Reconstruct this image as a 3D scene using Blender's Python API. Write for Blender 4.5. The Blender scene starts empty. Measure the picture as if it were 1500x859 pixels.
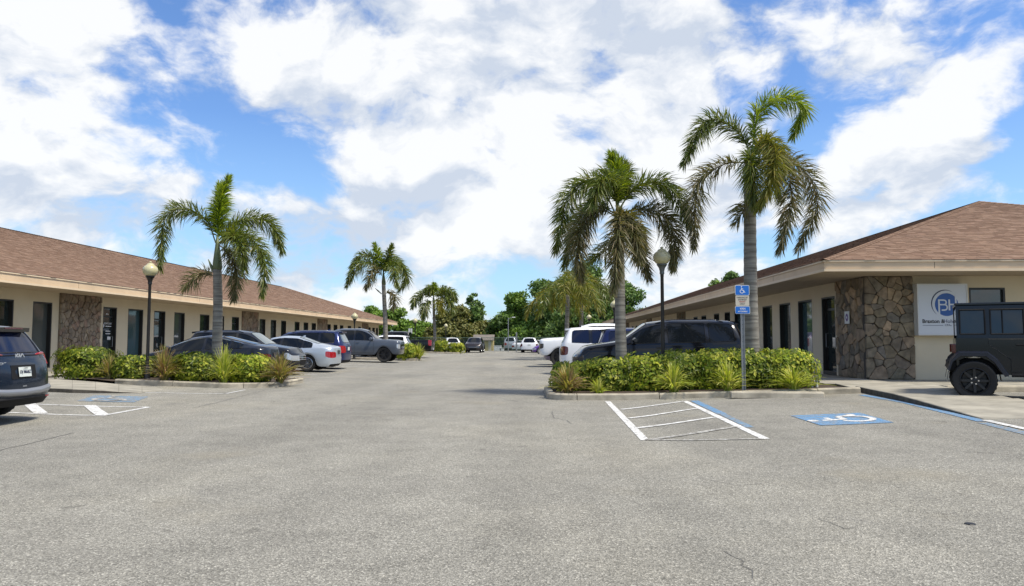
import bpy, bmesh, math, random
import numpy as np
from mathutils import Vector, Matrix
from mathutils.bvhtree import BVHTree
from math import radians, sin, cos, pi, tan, atan, atan2, sqrt, exp

SC = bpy.context.scene
COL = SC.collection
RNG = random.Random(7)

# ------------------------------------------------------------------ camera
CAMH = 1.35
F = 1080.0
YAW = atan(38/1080.0)
PITCH = atan(69.5/1080.0)
cam_d = bpy.data.cameras.new('camera'); cam = bpy.data.objects.new('camera', cam_d); COL.objects.link(cam)
cam.location = (0, 0, CAMH); cam.rotation_euler = (pi/2+PITCH, 0, YAW)
cam_d.sensor_width = 36; cam_d.lens = F/1500*36; cam_d.clip_start = .05; cam_d.clip_end = 3000
SC.camera = cam
RM = Matrix.Rotation(YAW, 3, 'Z') @ Matrix.Rotation(pi/2+PITCH, 3, 'X')
def ray(px, py): return RM @ Vector(((px-750)/F, -(py-429.5)/F, -1))
def at(px, py, Y):
    r = ray(px, py); t = Y/r.y
    return Vector((r.x*t, Y, CAMH+r.z*t))
def X(px, Y): return at(px, 499, Y).x
# the lot drains to a shallow valley: ground height by X
def g(x, y=0): return .025*min(max(x-2, 0), 7) + .025*min(max(-x-8.5, 0), 4)
def gp(px, py, dz=0.0):
    r = ray(px, py); z = 0
    for _ in range(8):
        t = (z+dz-CAMH)/r.z; x = r.x*t; z = g(x)
    return Vector((x, r.y*t, z+dz))

# ------------------------------------------------------------------ node helpers
def newmat(name):
    m = bpy.data.materials.new(name); m.use_nodes = True
    nt = m.node_tree; b = nt.nodes['Principled BSDF']
    return m, nt, b
def lin(c):   # sRGB 0-255 -> linear
    return tuple(((v/255)/12.92 if v/255 <= .04045 else ((v/255+.055)/1.055)**2.4) for v in c)+(1,)
def mat(name, col, rough=.5, metal=0, coat=0, spec=.5, var=0, vscale=4, bump=0, bscale=40, emit=None):
    m, nt, b = newmat(name); N = nt.nodes; K = nt.links
    b.inputs['Base Color'].default_value = (*col[:3], 1)
    b.inputs['Roughness'].default_value = rough; b.inputs['Metallic'].default_value = metal
    b.inputs['Coat Weight'].default_value = coat; b.inputs['Coat Roughness'].default_value = .04
    b.inputs['Specular IOR Level'].default_value = spec
    tc = None
    if var or bump:
        tc = N.new('ShaderNodeTexCoord')
    if var:
        n = N.new('ShaderNodeTexNoise'); n.inputs['Scale'].default_value = vscale; n.inputs['Detail'].default_value = 6
        K.new(tc.outputs['Object'], n.inputs['Vector'])
        r = N.new('ShaderNodeValToRGB'); e = r.color_ramp.elements
        e[0].position = .3; e[1].position = .7
        e[0].color = (*[c*(1-var) for c in col[:3]], 1); e[1].color = (*[min(1, c*(1+var)) for c in col[:3]], 1)
        K.new(n.outputs['Fac'], r.inputs['Fac']); K.new(r.outputs['Color'], b.inputs['Base Color'])
    if bump:
        n2 = N.new('ShaderNodeTexNoise'); n2.inputs['Scale'].default_value = bscale; n2.inputs['Detail'].default_value = 4
        K.new(tc.outputs['Object'], n2.inputs['Vector'])
        bp = N.new('ShaderNodeBump'); bp.inputs['Strength'].default_value = bump; bp.inputs['Distance'].default_value = .02
        K.new(n2.outputs['Fac'], bp.inputs['Height']); K.new(bp.outputs['Normal'], b.inputs['Normal'])
    if emit:
        b.inputs['Emission Color'].default_value = (*emit[:3], 1); b.inputs['Emission Strength'].default_value = emit[3]
    return m
def islandmat(name, cols, rough=.8, source='island', var=.25, vscale=8, transl=0, bump=0, bscale=60, spec=.3):
    """colour picked at random per loose piece (source island) or per object (source object)"""
    m, nt, b = newmat(name); N = nt.nodes; K = nt.links
    if source == 'island':
        s = N.new('ShaderNodeNewGeometry'); out = s.outputs['Random Per Island']
    else:
        s = N.new('ShaderNodeObjectInfo'); out = s.outputs['Random']
    r = N.new('ShaderNodeValToRGB'); cr = r.color_ramp
    n = len(cols)
    while len(cr.elements) < n: cr.elements.new(.5)
    for i, c in enumerate(cols):
        cr.elements[i].position = i/(n-1) if n > 1 else 0; cr.elements[i].color = (*c[:3], 1)
    K.new(out, r.inputs['Fac'])
    tc = N.new('ShaderNodeTexCoord')
    nz = N.new('ShaderNodeTexNoise'); nz.inputs['Scale'].default_value = vscale; nz.inputs['Detail'].default_value = 5
    K.new(tc.outputs['Object'], nz.inputs['Vector'])
    mr = N.new('ShaderNodeMapRange'); mr.inputs[3].default_value = 1-var; mr.inputs[4].default_value = 1+var
    mr.inputs[1].default_value = .3; mr.inputs[2].default_value = .7
    K.new(nz.outputs['Fac'], mr.inputs[0])
    mx = N.new('ShaderNodeVectorMath'); mx.operation = 'SCALE'
    K.new(r.outputs['Color'], mx.inputs[0]); K.new(mr.outputs[0], mx.inputs['Scale'])
    K.new(mx.outputs[0], b.inputs['Base Color'])
    b.inputs['Roughness'].default_value = rough; b.inputs['Specular IOR Level'].default_value = spec
    if bump:
        n2 = N.new('ShaderNodeTexNoise'); n2.inputs['Scale'].default_value = bscale; n2.inputs['Detail'].default_value = 5
        K.new(tc.outputs['Object'], n2.inputs['Vector'])
        bp = N.new('ShaderNodeBump'); bp.inputs['Strength'].default_value = bump; bp.inputs['Distance'].default_value = .02
        K.new(n2.outputs['Fac'], bp.inputs['Height']); K.new(bp.outputs['Normal'], b.inputs['Normal'])
    if transl:
        t = N.new('ShaderNodeBsdfTranslucent'); sc = N.new('ShaderNodeVectorMath'); sc.operation = 'MULTIPLY'
        sc.inputs[1].default_value = (1.5, 1.5, .6)
        K.new(mx.outputs[0], sc.inputs[0]); K.new(sc.outputs[0], t.inputs['Color'])
        ms = N.new('ShaderNodeMixShader'); ms.inputs[0].default_value = transl
        out_ = [x for x in N if x.type == 'OUTPUT_MATERIAL'][0]
        K.new(b.outputs[0], ms.inputs[1]); K.new(t.outputs[0], ms.inputs[2]); K.new(ms.outputs[0], out_.inputs['Surface'])
    return m

# ------------------------------------------------------------------ world: sky with clouds
SUN_EL = radians(60); SUN_AZ = radians(112)      # azimuth from +Y towards +X
W = bpy.data.worlds.new('World'); SC.world = W; W.use_nodes = True
def build_sky():
    nt = W.node_tree; N = nt.nodes; K = nt.links
    for n in list(N): N.remove(n)
    out = N.new('ShaderNodeOutputWorld'); bg = N.new('ShaderNodeBackground'); K.new(bg.outputs[0], out.inputs[0])
    def M(op, a, b=None, c=None, clamp=False):
        n = N.new('ShaderNodeMath'); n.operation = op; n.use_clamp = clamp
        for i, v in enumerate((a, b, c)):
            if v is None: continue
            if isinstance(v, (int, float)): n.inputs[i].default_value = v
            else: K.new(v, n.inputs[i])
        return n.outputs[0]
    tc = N.new('ShaderNodeTexCoord')
    nrm = N.new('ShaderNodeVectorMath'); nrm.operation = 'NORMALIZE'; K.new(tc.outputs['Generated'], nrm.inputs[0])
    D = nrm.outputs[0]
    sky = N.new('ShaderNodeTexSky'); sky.sky_type = 'NISHITA'; sky.sun_disc = False
    sky.sun_elevation = SUN_EL; sky.sun_rotation = SUN_AZ
    sky.air_density = 1.0; sky.dust_density = .6; sky.ozone_density = 3.0
    # warp the direction so that cloud edges billow
    def noise(vec, scale, detail, rough=.55, col=False):
        n = N.new('ShaderNodeTexNoise'); n.inputs['Scale'].default_value = scale; n.inputs['Detail'].default_value = detail
        n.inputs['Roughness'].default_value = rough
        K.new(vec, n.inputs['Vector']); return n.outputs['Color' if col else 'Fac']
    def vm(op, a, b=None, s=None):
        n = N.new('ShaderNodeVectorMath'); n.operation = op
        for i, v in enumerate((a, b)):
            if v is None: continue
            if isinstance(v, tuple): n.inputs[i].default_value = v
            else: K.new(v, n.inputs[i])
        if s is not None: n.inputs['Scale'].default_value = s
        return n.outputs[0] if op not in ('DOT_PRODUCT',) else n.outputs['Value']
    wn = noise(D, 4.0, 4, .55, True)
    wv = vm('SCALE', vm('SUBTRACT', wn, (.5, .5, .5)), s=.11)
    DW = vm('NORMALIZE', vm('ADD', D, wv))
    # blobs: (px, py, radius px, amount)  measured directions of the cloud masses
    B = [(60,110,120,.55),(185,185,95,.55),(255,205,50,.3),(30,30,70,.3),(440,60,90,.4),(480,140,70,.28),(620,60,130,.5),(800,60,170,.6),
         (950,130,120,.55),(1060,40,110,.45),(640,185,45,.2),(610,275,90,.45),(700,320,110,.4),(20,255,55,.4),(150,305,60,.45),
         (355,290,35,.25),(430,385,100,.3),(820,240,60,.3),(1345,125,45,.45),(1330,215,85,.6),(1400,265,60,.45),(1240,275,75,.5),
         (1285,75,45,.35),(1460,120,35,.25),(1010,300,80,.35),(1150,330,60,.2),(880,330,120,.3),(90,310,60,.2),
         (375,235,75,-.55),(255,238,42,-.45),(480,245,48,-.45),(300,95,48,-.42),(245,40,50,-.3),(15,195,30,-.3),(1255,160,50,-.55),
         (1180,195,42,-.45),(1110,150,38,-.45),(1495,190,55,-.5),(1420,80,60,-.5),(1480,270,40,-.5),(1165,80,50,-.15),(765,292,25,-.3),
         (1145,345,30,-.25),(200,275,35,-.25),(960,245,22,-.25),(470,400,110,.32),(700,400,110,.30),(990,390,90,.30),(330,345,50,.2)]
    acc = None
    for (px, py, r, a) in B:
        d = ray(px, py).normalized(); s = r/1080/1.15
        dt = vm('DOT_PRODUCT', DW, tuple(d))
        e = M('EXPONENT', M('MULTIPLY', M('SUBTRACT', dt, 1.0), 1/(s*s)))
        acc = M('MULTIPLY_ADD', e, a*(1.15 if a < 0 else .85), acc if acc is not None else 0.0)
    st = N.new('ShaderNodeMapping'); st.inputs['Scale'].default_value = (1, 1, 1.7); K.new(DW, st.inputs['Vector'])
    f1 = noise(st.outputs[0], 7.5, 10, .58)
    f0 = noise(st.outputs[0], 17.0, 7, .62)
    dens = M('ADD', M('ADD', acc, M('MULTIPLY', M('SUBTRACT', f1, .51), 5.0)), M('MULTIPLY', M('SUBTRACT', f0, .5), .8))
    sepd = N.new('ShaderNodeSeparateXYZ'); K.new(D, sepd.inputs[0]); lowm = N.new('ShaderNodeMapRange'); K.new(sepd.outputs[2], lowm.inputs[0]); lowm.inputs[1].default_value = .02; lowm.inputs[2].default_value = .20; lowm.inputs[3].default_value = .16; lowm.inputs[4].default_value = .06
    dens = M('SUBTRACT', dens, lowm.outputs[0])
    mask = N.new('ShaderNodeMapRange'); mask.interpolation_type = 'SMOOTHSTEP'
    K.new(dens, mask.inputs[0]); mask.inputs[1].default_value = -.42; mask.inputs[2].default_value = .55
    # shading: density a little nearer the sun
    off = vm('ADD', st.outputs[0], (-.02, .02, .075))
    f2 = noise(off, 7.5, 6, .55)
    sh = M('SUBTRACT', f1, f2)
    f3 = noise(st.outputs[0], 2.6, 5, .55)
    b1 = M('ADD', M('ADD', M('MULTIPLY', sh, 1.9), M('MULTIPLY', M('SUBTRACT', .5, f3), 1.4)), M('MULTIPLY', M('SUBTRACT', f0, .5), .8))
    shade = N.new('ShaderNodeMapRange'); K.new(b1, shade.inputs[0]); shade.inputs[1].default_value = -.24; shade.inputs[2].default_value = .16
    ccol = N.new('ShaderNodeMix'); ccol.data_type = 'RGBA'
    K.new(shade.outputs[0], ccol.inputs[0]); ccol.inputs[6].default_value = (.60, .665, .77, 1); ccol.inputs[7].default_value = (.94, .95, .96, 1)
    # clear sky tint
    skys = vm('MULTIPLY', sky.outputs[0], (.115, .142, .178))
    sep = N.new('ShaderNodeSeparateXYZ'); K.new(D, sep.inputs[0])
    hz = N.new('ShaderNodeMapRange'); K.new(sep.outputs[2], hz.inputs[0]); hz.inputs[1].default_value = .02; hz.inputs[2].default_value = .28
    hz.inputs[3].default_value = .55; hz.inputs[4].default_value = 0; 
    hm = N.new('ShaderNodeMix'); hm.data_type = 'RGBA'; K.new(hz.outputs[0], hm.inputs[0]); K.new(skys, hm.inputs[6]); hm.inputs[7].default_value = (.50, .78, .95, 1)
    mk = M('MULTIPLY', mask.outputs[0], .96)
    fin = N.new('ShaderNodeMix'); fin.data_type = 'RGBA'; K.new(mk, fin.inputs[0]); K.new(hm.outputs[2], fin.inputs[6]); K.new(ccol.outputs[2], fin.inputs[7])
    K.new(fin.outputs[2], bg.inputs[0]); bg.inputs[1].default_value = SKY_STRENGTH
SKY_STRENGTH = .66
build_sky()
sun_d = bpy.data.lights.new('sun', 'SUN'); sun = bpy.data.objects.new('sun', sun_d); COL.objects.link(sun)
sun_d.energy = 3.4; sun_d.angle = radians(10); sun_d.color = (1, .92, .78)
sdir = Vector((sin(SUN_AZ)*cos(SUN_EL), cos(SUN_AZ)*cos(SUN_EL), sin(SUN_EL)))
sun.rotation_euler = sdir.to_track_quat('Z', 'Y').to_euler(); sun.location = sdir*60
SC.view_settings.view_transform = 'Standard'; SC.view_settings.look = 'None'
SC.view_settings.exposure = .70; SC.view_settings.gamma = 1
SC.render.engine = 'CYCLES'
SC.cycles.max_bounces = 6; SC.cycles.diffuse_bounces = 3; SC.cycles.glossy_bounces = 3; SC.cycles.transmission_bounces = 3

# ------------------------------------------------------------------ mesh helpers
class MB:
    def __init__(s): s.v = []; s.f = []; s.m = []
    def add(s, vs, fs, mi=0):
        n = len(s.v); s.v += [tuple(a) for a in vs]; s.f += [tuple(n+i for i in q) for q in fs]; s.m += [mi]*len(fs); return s
    def box(s, x0, x1, y0, y1, z0, z1, mi=0):
        return s.add([(x0,y0,z0),(x1,y0,z0),(x1,y1,z0),(x0,y1,z0),(x0,y0,z1),(x1,y0,z1),(x1,y1,z1),(x0,y1,z1)],
              [(0,3,2,1),(4,5,6,7),(0,1,5,4),(1,2,6,5),(2,3,7,6),(3,0,4,7)], mi)
    def bbox(s, x0, x1, y0, y1, z0, z1, b=.01, mi=0):   # bevelled box
        xs = (x0, x0+b, x1-b, x1); ys = (y0, y0+b, y1-b, y1); zs = (z0, z0+b, z1-b, z1)
        vs = []; idx = {}
        def V(i, j, k):
            if (i, j, k) not in idx: idx[(i, j, k)] = len(vs); vs.append((xs[i], ys[j], zs[k]))
            return idx[(i, j, k)]
        fs = []
        for a, flip in ((0, 1), (3, 0)):
            q = [V(a,1,1), V(a,2,1), V(a,2,2), V(a,1,2)]; fs.append(tuple(q[::-1] if flip else q))
            q = [V(1,a,1), V(1,a,2), V(2,a,2), V(2,a,1)]; fs.append(tuple(q[::-1] if flip else q))
            q = [V(1,1,a), V(2,1,a), V(2,2,a), V(1,2,a)]; fs.append(tuple(q[::-1] if flip else q))
        for p in (0, 3):
            for q in (0, 3):
                pi_, qi = (1 if p == 0 else 2), (1 if q == 0 else 2)
                fs.append((V(p,qi,1), V(p,qi,2), V(pi_,q,2), V(pi_,q,1)))
                fs.append((V(p,1,qi), V(p,2,qi), V(pi_,2,q), V(pi_,1,q)))
                fs.append((V(1,p,qi), V(2,p,qi), V(2,pi_,q), V(1,pi_,q)))
                for r in (0, 3):
                    ri = 1 if r == 0 else 2
                    fs.append((V(p,qi,ri), V(pi_,q,ri), V(pi_,qi,r)))
        return s.add(vs, fs, mi)
    def tube(s, pts, r, n=6, cap=True, mi=0, twist=0):
        pts = [Vector(p) for p in pts]; rs = r if isinstance(r, (list, tuple)) else [r]*len(pts)
        vs = []; up = None
        for i, p in enumerate(pts):
            t = (pts[min(i+1, len(pts)-1)]-pts[max(i-1, 0)]).normalized()
            if up is None: up = Vector((0,0,1)) if abs(t.z) < .9 else Vector((0,1,0))
            a = t.cross(up)
            if a.length < 1e-5: a = t.cross(Vector((1,0,0)))
            a.normalize(); b = a.cross(t).normalized(); up = b
            for k in range(n):
                th = twist+2*pi*k/n; vs.append(p+(a*cos(th)+b*sin(th))*rs[i])
        fs = []
        for i in range(len(pts)-1):
            for k in range(n):
                k2 = (k+1) % n; fs.append((i*n+k, i*n+k2, (i+1)*n+k2, (i+1)*n+k))
        if cap: fs.append(tuple(range(n))[::-1]); fs.append(tuple((len(pts)-1)*n+k for k in range(n)))
        return s.add(vs, fs, mi)
    def lathe(s, prof, n=16, c=(0,0,0), axis='z', mi=0):
        vs = []
        for r, h in prof:
            for k in range(n):
                a = 2*pi*k/n
                if axis == 'z': vs.append((c[0]+r*cos(a), c[1]+r*sin(a), c[2]+h))
                elif axis == 'y': vs.append((c[0]+r*cos(a), c[1]+h, c[2]+r*sin(a)))
                else: vs.append((c[0]+h, c[1]+r*cos(a), c[2]+r*sin(a)))
        fs = []
        for i in range(len(prof)-1):
            for k in range(n):
                k2 = (k+1) % n; fs.append((i*n+k, i*n+k2, (i+1)*n+k2, (i+1)*n+k))
        return s.add(vs, fs, mi)
    def prism(s, poly, z0, z1, mi=0):    # poly in xy
        n = len(poly); vs = [(p[0], p[1], z0) for p in poly]+[(p[0], p[1], z1) for p in poly]
        fs = [tuple(range(n))[::-1], tuple(range(n, 2*n))]+[(i, (i+1) % n, n+(i+1) % n, n+i) for i in range(n)]
        return s.add(vs, fs, mi)
    def build(s, name, m, parent=None, smooth=False, loc=None, recalc=True):
        me = bpy.data.meshes.new(name); me.from_pydata(s.v, [], s.f)
        ms = m if isinstance(m, (list, tuple)) else [m]
        for x in ms: me.materials.append(x)
        if len(ms) > 1: me.polygons.foreach_set('material_index', s.m)
        if recalc:
            bm = bmesh.new(); bm.from_mesh(me); bmesh.ops.recalc_face_normals(bm, faces=bm.faces); bm.to_mesh(me); bm.free()
        if smooth:
            me.polygons.foreach_set('use_smooth', [True]*len(me.polygons))
            if smooth != True: 
                me.set_sharp_from_angle(angle=radians(smooth))
        me.update()
        return link(name, me, parent, loc)
def link(name, me, parent=None, loc=None):
    o = bpy.data.objects.new(name, me); COL.objects.link(o)
    if parent: o.parent = parent
    if loc is not None: o.location = loc
    return o
def thing(name, label, cat, loc=(0,0,0), rz=0, group=None):
    o = bpy.data.objects.new(name, None); COL.objects.link(o); o.location = loc; o.rotation_euler = (0,0,rz); o.empty_display_size = .3
    o['label'] = label; o['category'] = cat
    if group: o['group'] = group
    return o
def tag(o, label, cat, group=None):
    o['label'] = label; o['category'] = cat
    if group: o['group'] = group
    return o
def structure(o): o['kind'] = 'structure'; return o
def stuff(o): o['kind'] = 'stuff'; return o
KIDS = {}
def copy_tree(o, parent=None):
    c = o.copy(); COL.objects.link(c)
    if parent: c.parent = parent
    for ch in KIDS_of(o): copy_tree(ch, c)
    return c
def KIDS_of(o): return [x for x in bpy.data.objects if x.parent == o]
def text_mesh(txt, size, align='CENTER', bold=0):
    cu = bpy.data.curves.new('t', 'FONT'); cu.body = txt; cu.size = size; cu.align_x = align; cu.align_y = 'CENTER'; cu.offset = bold; cu.resolution_u = 2
    cu.extrude = .001
    o = bpy.data.objects.new('t', cu); COL.objects.link(o)
    dg = bpy.context.evaluated_depsgraph_get(); me = bpy.data.meshes.new_from_object(o.evaluated_get(dg))
    bpy.data.objects.remove(o); bpy.data.curves.remove(cu); return me
def text_obj(name, txt, size, m, parent, loc, rot, align='CENTER', bold=0, sx=1):
    me = text_mesh(txt, size, align, bold); me.materials.clear(); me.materials.append(m)
    o = link(name, me, parent, loc); o.rotation_euler = rot; o.scale = (sx, 1, 1); return o

# ------------------------------------------------------------------ materials
def M_asphalt():
    m, nt, b = newmat('asphalt'); N = nt.nodes; K = nt.links
    tc = N.new('ShaderNodeTexCoord')
    def nz(scale, det, rough=.6):
        n = N.new('ShaderNodeTexNoise'); n.inputs['Scale'].default_value = scale; n.inputs['Detail'].default_value = det; n.inputs['Roughness'].default_value = rough
        K.new(tc.outputs['Object'], n.inputs['Vector']); return n.outputs['Fac']
    def ramp(src, stops):
        r = N.new('ShaderNodeValToRGB')
        while len(r.color_ramp.elements) < len(stops): r.color_ramp.elements.new(.5)
        for e, (p, c) in zip(r.color_ramp.elements, stops): e.position = p; e.color = (*c, 1) if not isinstance(c, float) else (c, c, c, 1)
        K.new(src, r.inputs['Fac']); return r.outputs['Color']
    def mixc(fac, a, bb, mode='MULTIPLY'):
        x = N.new('ShaderNodeMix'); x.data_type = 'RGBA'; x.blend_type = mode
        if isinstance(fac, float): x.inputs[0].default_value = fac
        else: K.new(fac, x.inputs[0])
        for i, v in ((6, a), (7, bb)):
            if isinstance(v, tuple): x.inputs[i].default_value = (*v, 1)
            else: K.new(v, x.inputs[i])
        return x.outputs[2]
    base = ramp(nz(.16, 5), [(.3, (.196, .189, .166)), (.5, (.240, .231, .200)), (.7, (.274, .259, .214))])
    v = N.new('ShaderNodeTexVoronoi'); v.inputs['Scale'].default_value = 105; K.new(tc.outputs['Object'], v.inputs['Vector'])
    sp = N.new('ShaderNodeSeparateColor'); K.new(v.outputs['Color'], sp.inputs[0])
    chips = ramp(sp.outputs[0], [(0., .5), (.3, .84), (.6, 1.04), (.88, 1.25), (1., 2.0)])
    c = mixc(1.0, base, chips)
    fine = ramp(nz(28, 7, .75), [(.3, .78), (.5, 1.0), (.7, 1.22)])
    c = mixc(1.0, c, fine)
    mid = ramp(nz(1.6, 6, .65), [(.3, .86), (.6, 1.06)])
    mp = N.new('ShaderNodeMapping'); mp.inputs['Scale'].default_value = (.55, .05, 1); K.new(tc.outputs['Object'], mp.inputs['Vector'])
    ln = N.new('ShaderNodeTexNoise'); ln.inputs['Scale'].default_value = 1.3; ln.inputs['Detail'].default_value = 5; K.new(mp.outputs[0], ln.inputs['Vector'])
    c = mixc(1.0, c, ramp(ln.outputs['Fac'], [(.35, .90), (.6, 1.05)]))
    c = mixc(1.0, c, ramp(nz(3.3, 2, .4), [(.70, 1.0), (.76, .72)]))
    c = mixc(1.0, c, mid)
    st = ramp(nz(.55, 5, .6), [(.64, .0), (.78, .55)])
    c = mixc(st, c, (.140, .135, .130), 'MIX')
    ye = ramp(nz(.42, 4, .5), [(.6, .0), (.75, .35)])
    c = mixc(ye, c, (.285, .25, .175), 'MIX')
    K.new(c, b.inputs['Base Color']); b.inputs['Roughness'].default_value = .92; b.inputs['Specular IOR Level'].default_value = .25
    bp = N.new('ShaderNodeBump'); bp.inputs['Strength'].default_value = .55; bp.inputs['Distance'].default_value = .012
    K.new(v.outputs['Distance'], bp.inputs['Height']); K.new(bp.outputs['Normal'], b.inputs['Normal'])
    return m
def M_paintmark(name, col, wear=.5, rep=(.225,.213,.187)):
    """road paint rubbed through to the asphalt in places"""
    m, nt, b = newmat(name); N = nt.nodes; K = nt.links
    tc = N.new('ShaderNodeTexCoord')
    n = N.new('ShaderNodeTexNoise'); n.inputs['Scale'].default_value = 9; n.inputs['Detail'].default_value = 10; n.inputs['Roughness'].default_value = .75
    K.new(tc.outputs['Object'], n.inputs['Vector'])
    r = N.new('ShaderNodeValToRGB'); r.color_ramp.elements[0].position = wear-.07; r.color_ramp.elements[1].position = wear+.09
    K.new(n.outputs['Fac'], r.inputs['Fac'])
    v = N.new('ShaderNodeTexVoronoi'); v.inputs['Scale'].default_value = 70; K.new(tc.outputs['Object'], v.inputs['Vector'])
    sp = N.new('ShaderNodeSeparateColor'); K.new(v.outputs['Color'], sp.inputs[0])
    mr = N.new('ShaderNodeMapRange'); mr.inputs[3].default_value = .55; mr.inputs[4].default_value = 1.25; K.new(sp.outputs[0], mr.inputs[0])
    x = N.new('ShaderNodeMix'); x.data_type = 'RGBA'; K.new(r.outputs['Color'], x.inputs[0]); x.inputs[6].default_value = (*rep, 1); x.inputs[7].default_value = (*col, 1)
    sc = N.new('ShaderNodeVectorMath'); sc.operation = 'SCALE'; K.new(x.outputs[2], sc.inputs[0]); K.new(mr.outputs[0], sc.inputs['Scale'])
    K.new(sc.outputs[0], b.inputs['Base Color']); b.inputs['Roughness'].default_value = .8
    return m
def M_glass(name, col, rough=.04, ref=.9):
    m = mat(name, col, rough, 0, 0, ref); return m
MT = {}
def setup_mats():
    MT['asphalt'] = M_asphalt()
    MT['white_mark'] = M_paintmark('white_road_paint', (.66, .66, .64), .42)
    MT['worn_mark'] = M_paintmark('worn_white_road_paint', (.55, .55, .52), .53)
    MT['blue_mark'] = M_paintmark('blue_road_paint', (.10, .24, .42), .44)
    MT['worn_blue'] = M_paintmark('worn_blue_road_paint', (.13, .24, .36), .485)
    MT['crack'] = mat('dark_crack', (.11, .107, .10), .95)
    MT['concrete'] = mat('concrete', (.29, .27, .22), .9, var=.28, vscale=2.2, bump=.3, bscale=70)
    MT['kerb'] = mat('kerb_concrete', (.35, .315, .245), .9, var=.35, vscale=3.5, bump=.4, bscale=60)
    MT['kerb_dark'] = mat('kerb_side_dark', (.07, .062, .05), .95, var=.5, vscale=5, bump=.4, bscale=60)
    MT['stucco'] = mat('cream_stucco', (.60, .515, .365), .85, var=.05, vscale=1.2, bump=.25, bscale=160)
    MT['stucco_side'] = MT['stucco']
    MT['fascia'] = mat('tan_fascia', (.62, .46, .295), .7, var=.08, vscale=1.5)
    MT['fascia_light'] = mat('light_tan_trim', (.68, .54, .37), .6, var=.06, vscale=1.5)
    MT['soffit'] = mat('soffit', (.40, .32, .22), .85, var=.06, vscale=2)
    MT['shingle'] = islandmat('roof_shingle', [(0.169,0.101,0.065),(0.209,0.131,0.086),(0.233,0.149,0.101),(0.193,0.120,0.079),(0.249,0.165,0.114),(0.180,0.108,0.072),(0.217,0.139,0.093)], .95, 'island', .10, 3)
    MT['shingle_o'] = islandmat('roof_shingle_piece', [(0.169,0.101,0.065),(0.209,0.131,0.086),(0.233,0.149,0.101),(0.193,0.120,0.079),(0.249,0.165,0.114),(0.180,0.108,0.072),(0.217,0.139,0.093)], .95, 'object', .10, 3)
    MT['underlay'] = mat('roof_underlay', (.09, .06, .05), .95)
    MT['frame'] = mat('dark_bronze_frame', (.018, .016, .014), .4)
    MT['jeep_pane'] = M_glass('smoked_glass', (.012, .02, .024), .03, .6)
    MT['pane'] = M_glass('dark_window_glass', (.02, .028, .027), .03, 1.0)
    MT['pane2'] = M_glass('grey_window_glass', (.075, .085, .08), .04, 1.0)
    MT['pane3'] = M_glass('teal_window_glass', (.045, .085, .095), .04, 1.0)
    st = [(0.141,0.122,0.093),(0.201,0.156,0.101),(0.179,0.153,0.105),(0.328,0.229,0.142),(0.201,0.173,0.130),(0.254,0.195,0.123),(0.119,0.104,0.084),(0.388,0.278,0.178),(0.216,0.181,0.123),(0.164,0.146,0.121),(0.283,0.209,0.135)]
    MT['stone_o'] = islandmat('flagstone', st, .85, 'object', .35, 6, bump=.8, bscale=18)
    MT['stone_i'] = islandmat('flagstone_far', st, .85, 'island', .35, 6)
    st2 = [(0.168,0.123,0.084),(0.252,0.196,0.138),(0.210,0.162,0.114),(0.294,0.235,0.168),(0.231,0.185,0.138),(0.189,0.146,0.108),(0.284,0.190,0.138),(0.242,0.207,0.150)]
    MT['stone2_o'] = islandmat('tan_flagstone', st2, .85, 'object', .3, 6, bump=.8, bscale=18)
    MT['stone2_i'] = islandmat('tan_flagstone_far', st2, .85, 'island', .3, 6)
    MT['mortar'] = mat('dark_mortar', (.055, .048, .04), .95)
    MT['mortar2'] = mat('brown_mortar', (.11, .085, .065), .95)
    MT['metal_blk'] = mat('black_painted_steel', (.012, .012, .013), .35, .0)
    MT['galv'] = mat('galvanised_steel', (.22, .23, .24), .45, .3, var=.15, vscale=12)
    MT['globe'] = mat('yellowed_acrylic_globe', (.50, .46, .27), .3, 0, .3)
    MT['lampneck'] = mat('grey_lamp_neck', (.12, .13, .13), .4, .3)
    MT['sign_blue'] = mat('blue_sign_face', (.006, .13, .50), .4)
    MT['sign_white'] = mat('white_sign_face', (.62, .63, .61), .45)
    MT['sign_cream'] = mat('cream_sign_face', (.52, .47, .38), .5)
    MT['logo_blue'] = mat('logo_blue', (.02, .085, .30), .4)
    MT['logo_navy'] = mat('logo_navy', (.018, .025, .07), .4)
    MT['sign_face'] = mat('pale_sign_face', (.58, .60, .63), .35)
    MT['sign_frame'] = mat('sign_frame_white', (.60, .60, .58), .4)
    MT['red'] = mat('red_print', (.4, .05, .04), .5)
    MT['black'] = mat('black_print', (.01, .01, .01), .5)
    MT['purple'] = mat('purple_print', (.10, .05, .22), .5)
    MT['white'] = mat('white_print', (.7, .7, .7), .5)
    MT['leaf'] = islandmat('schefflera_leaf', [(0.057,0.089,0.010),(0.149,0.200,0.018),(0.032,0.053,0.008),(0.310,0.347,0.035),(0.086,0.131,0.012),(0.046,0.074,0.010),(0.414,0.420,0.060),(0.127,0.179,0.016),(0.057,0.095,0.009)], .4, 'island', .25, 9, transl=.25, spec=.2)
    MT['leaf_bright'] = islandmat('bright_schefflera_leaf', [(0.077,0.126,0.010),(0.242,0.315,0.022),(0.044,0.074,0.007),(0.418,0.441,0.040),(0.132,0.200,0.014),(0.055,0.089,0.010),(0.528,0.504,0.080),(0.176,0.263,0.018)], .55, 'island', .25, 9, transl=.28, spec=.2)
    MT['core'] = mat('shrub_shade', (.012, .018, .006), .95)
    MT['blade'] = islandmat('flax_blade', [(.38,.44,.05),(.20,.27,.03),(.55,.56,.12),(.27,.34,.04),(.62,.58,.20),(.12,.18,.02)], .45, 'island', .2, 9, transl=.3)
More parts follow.
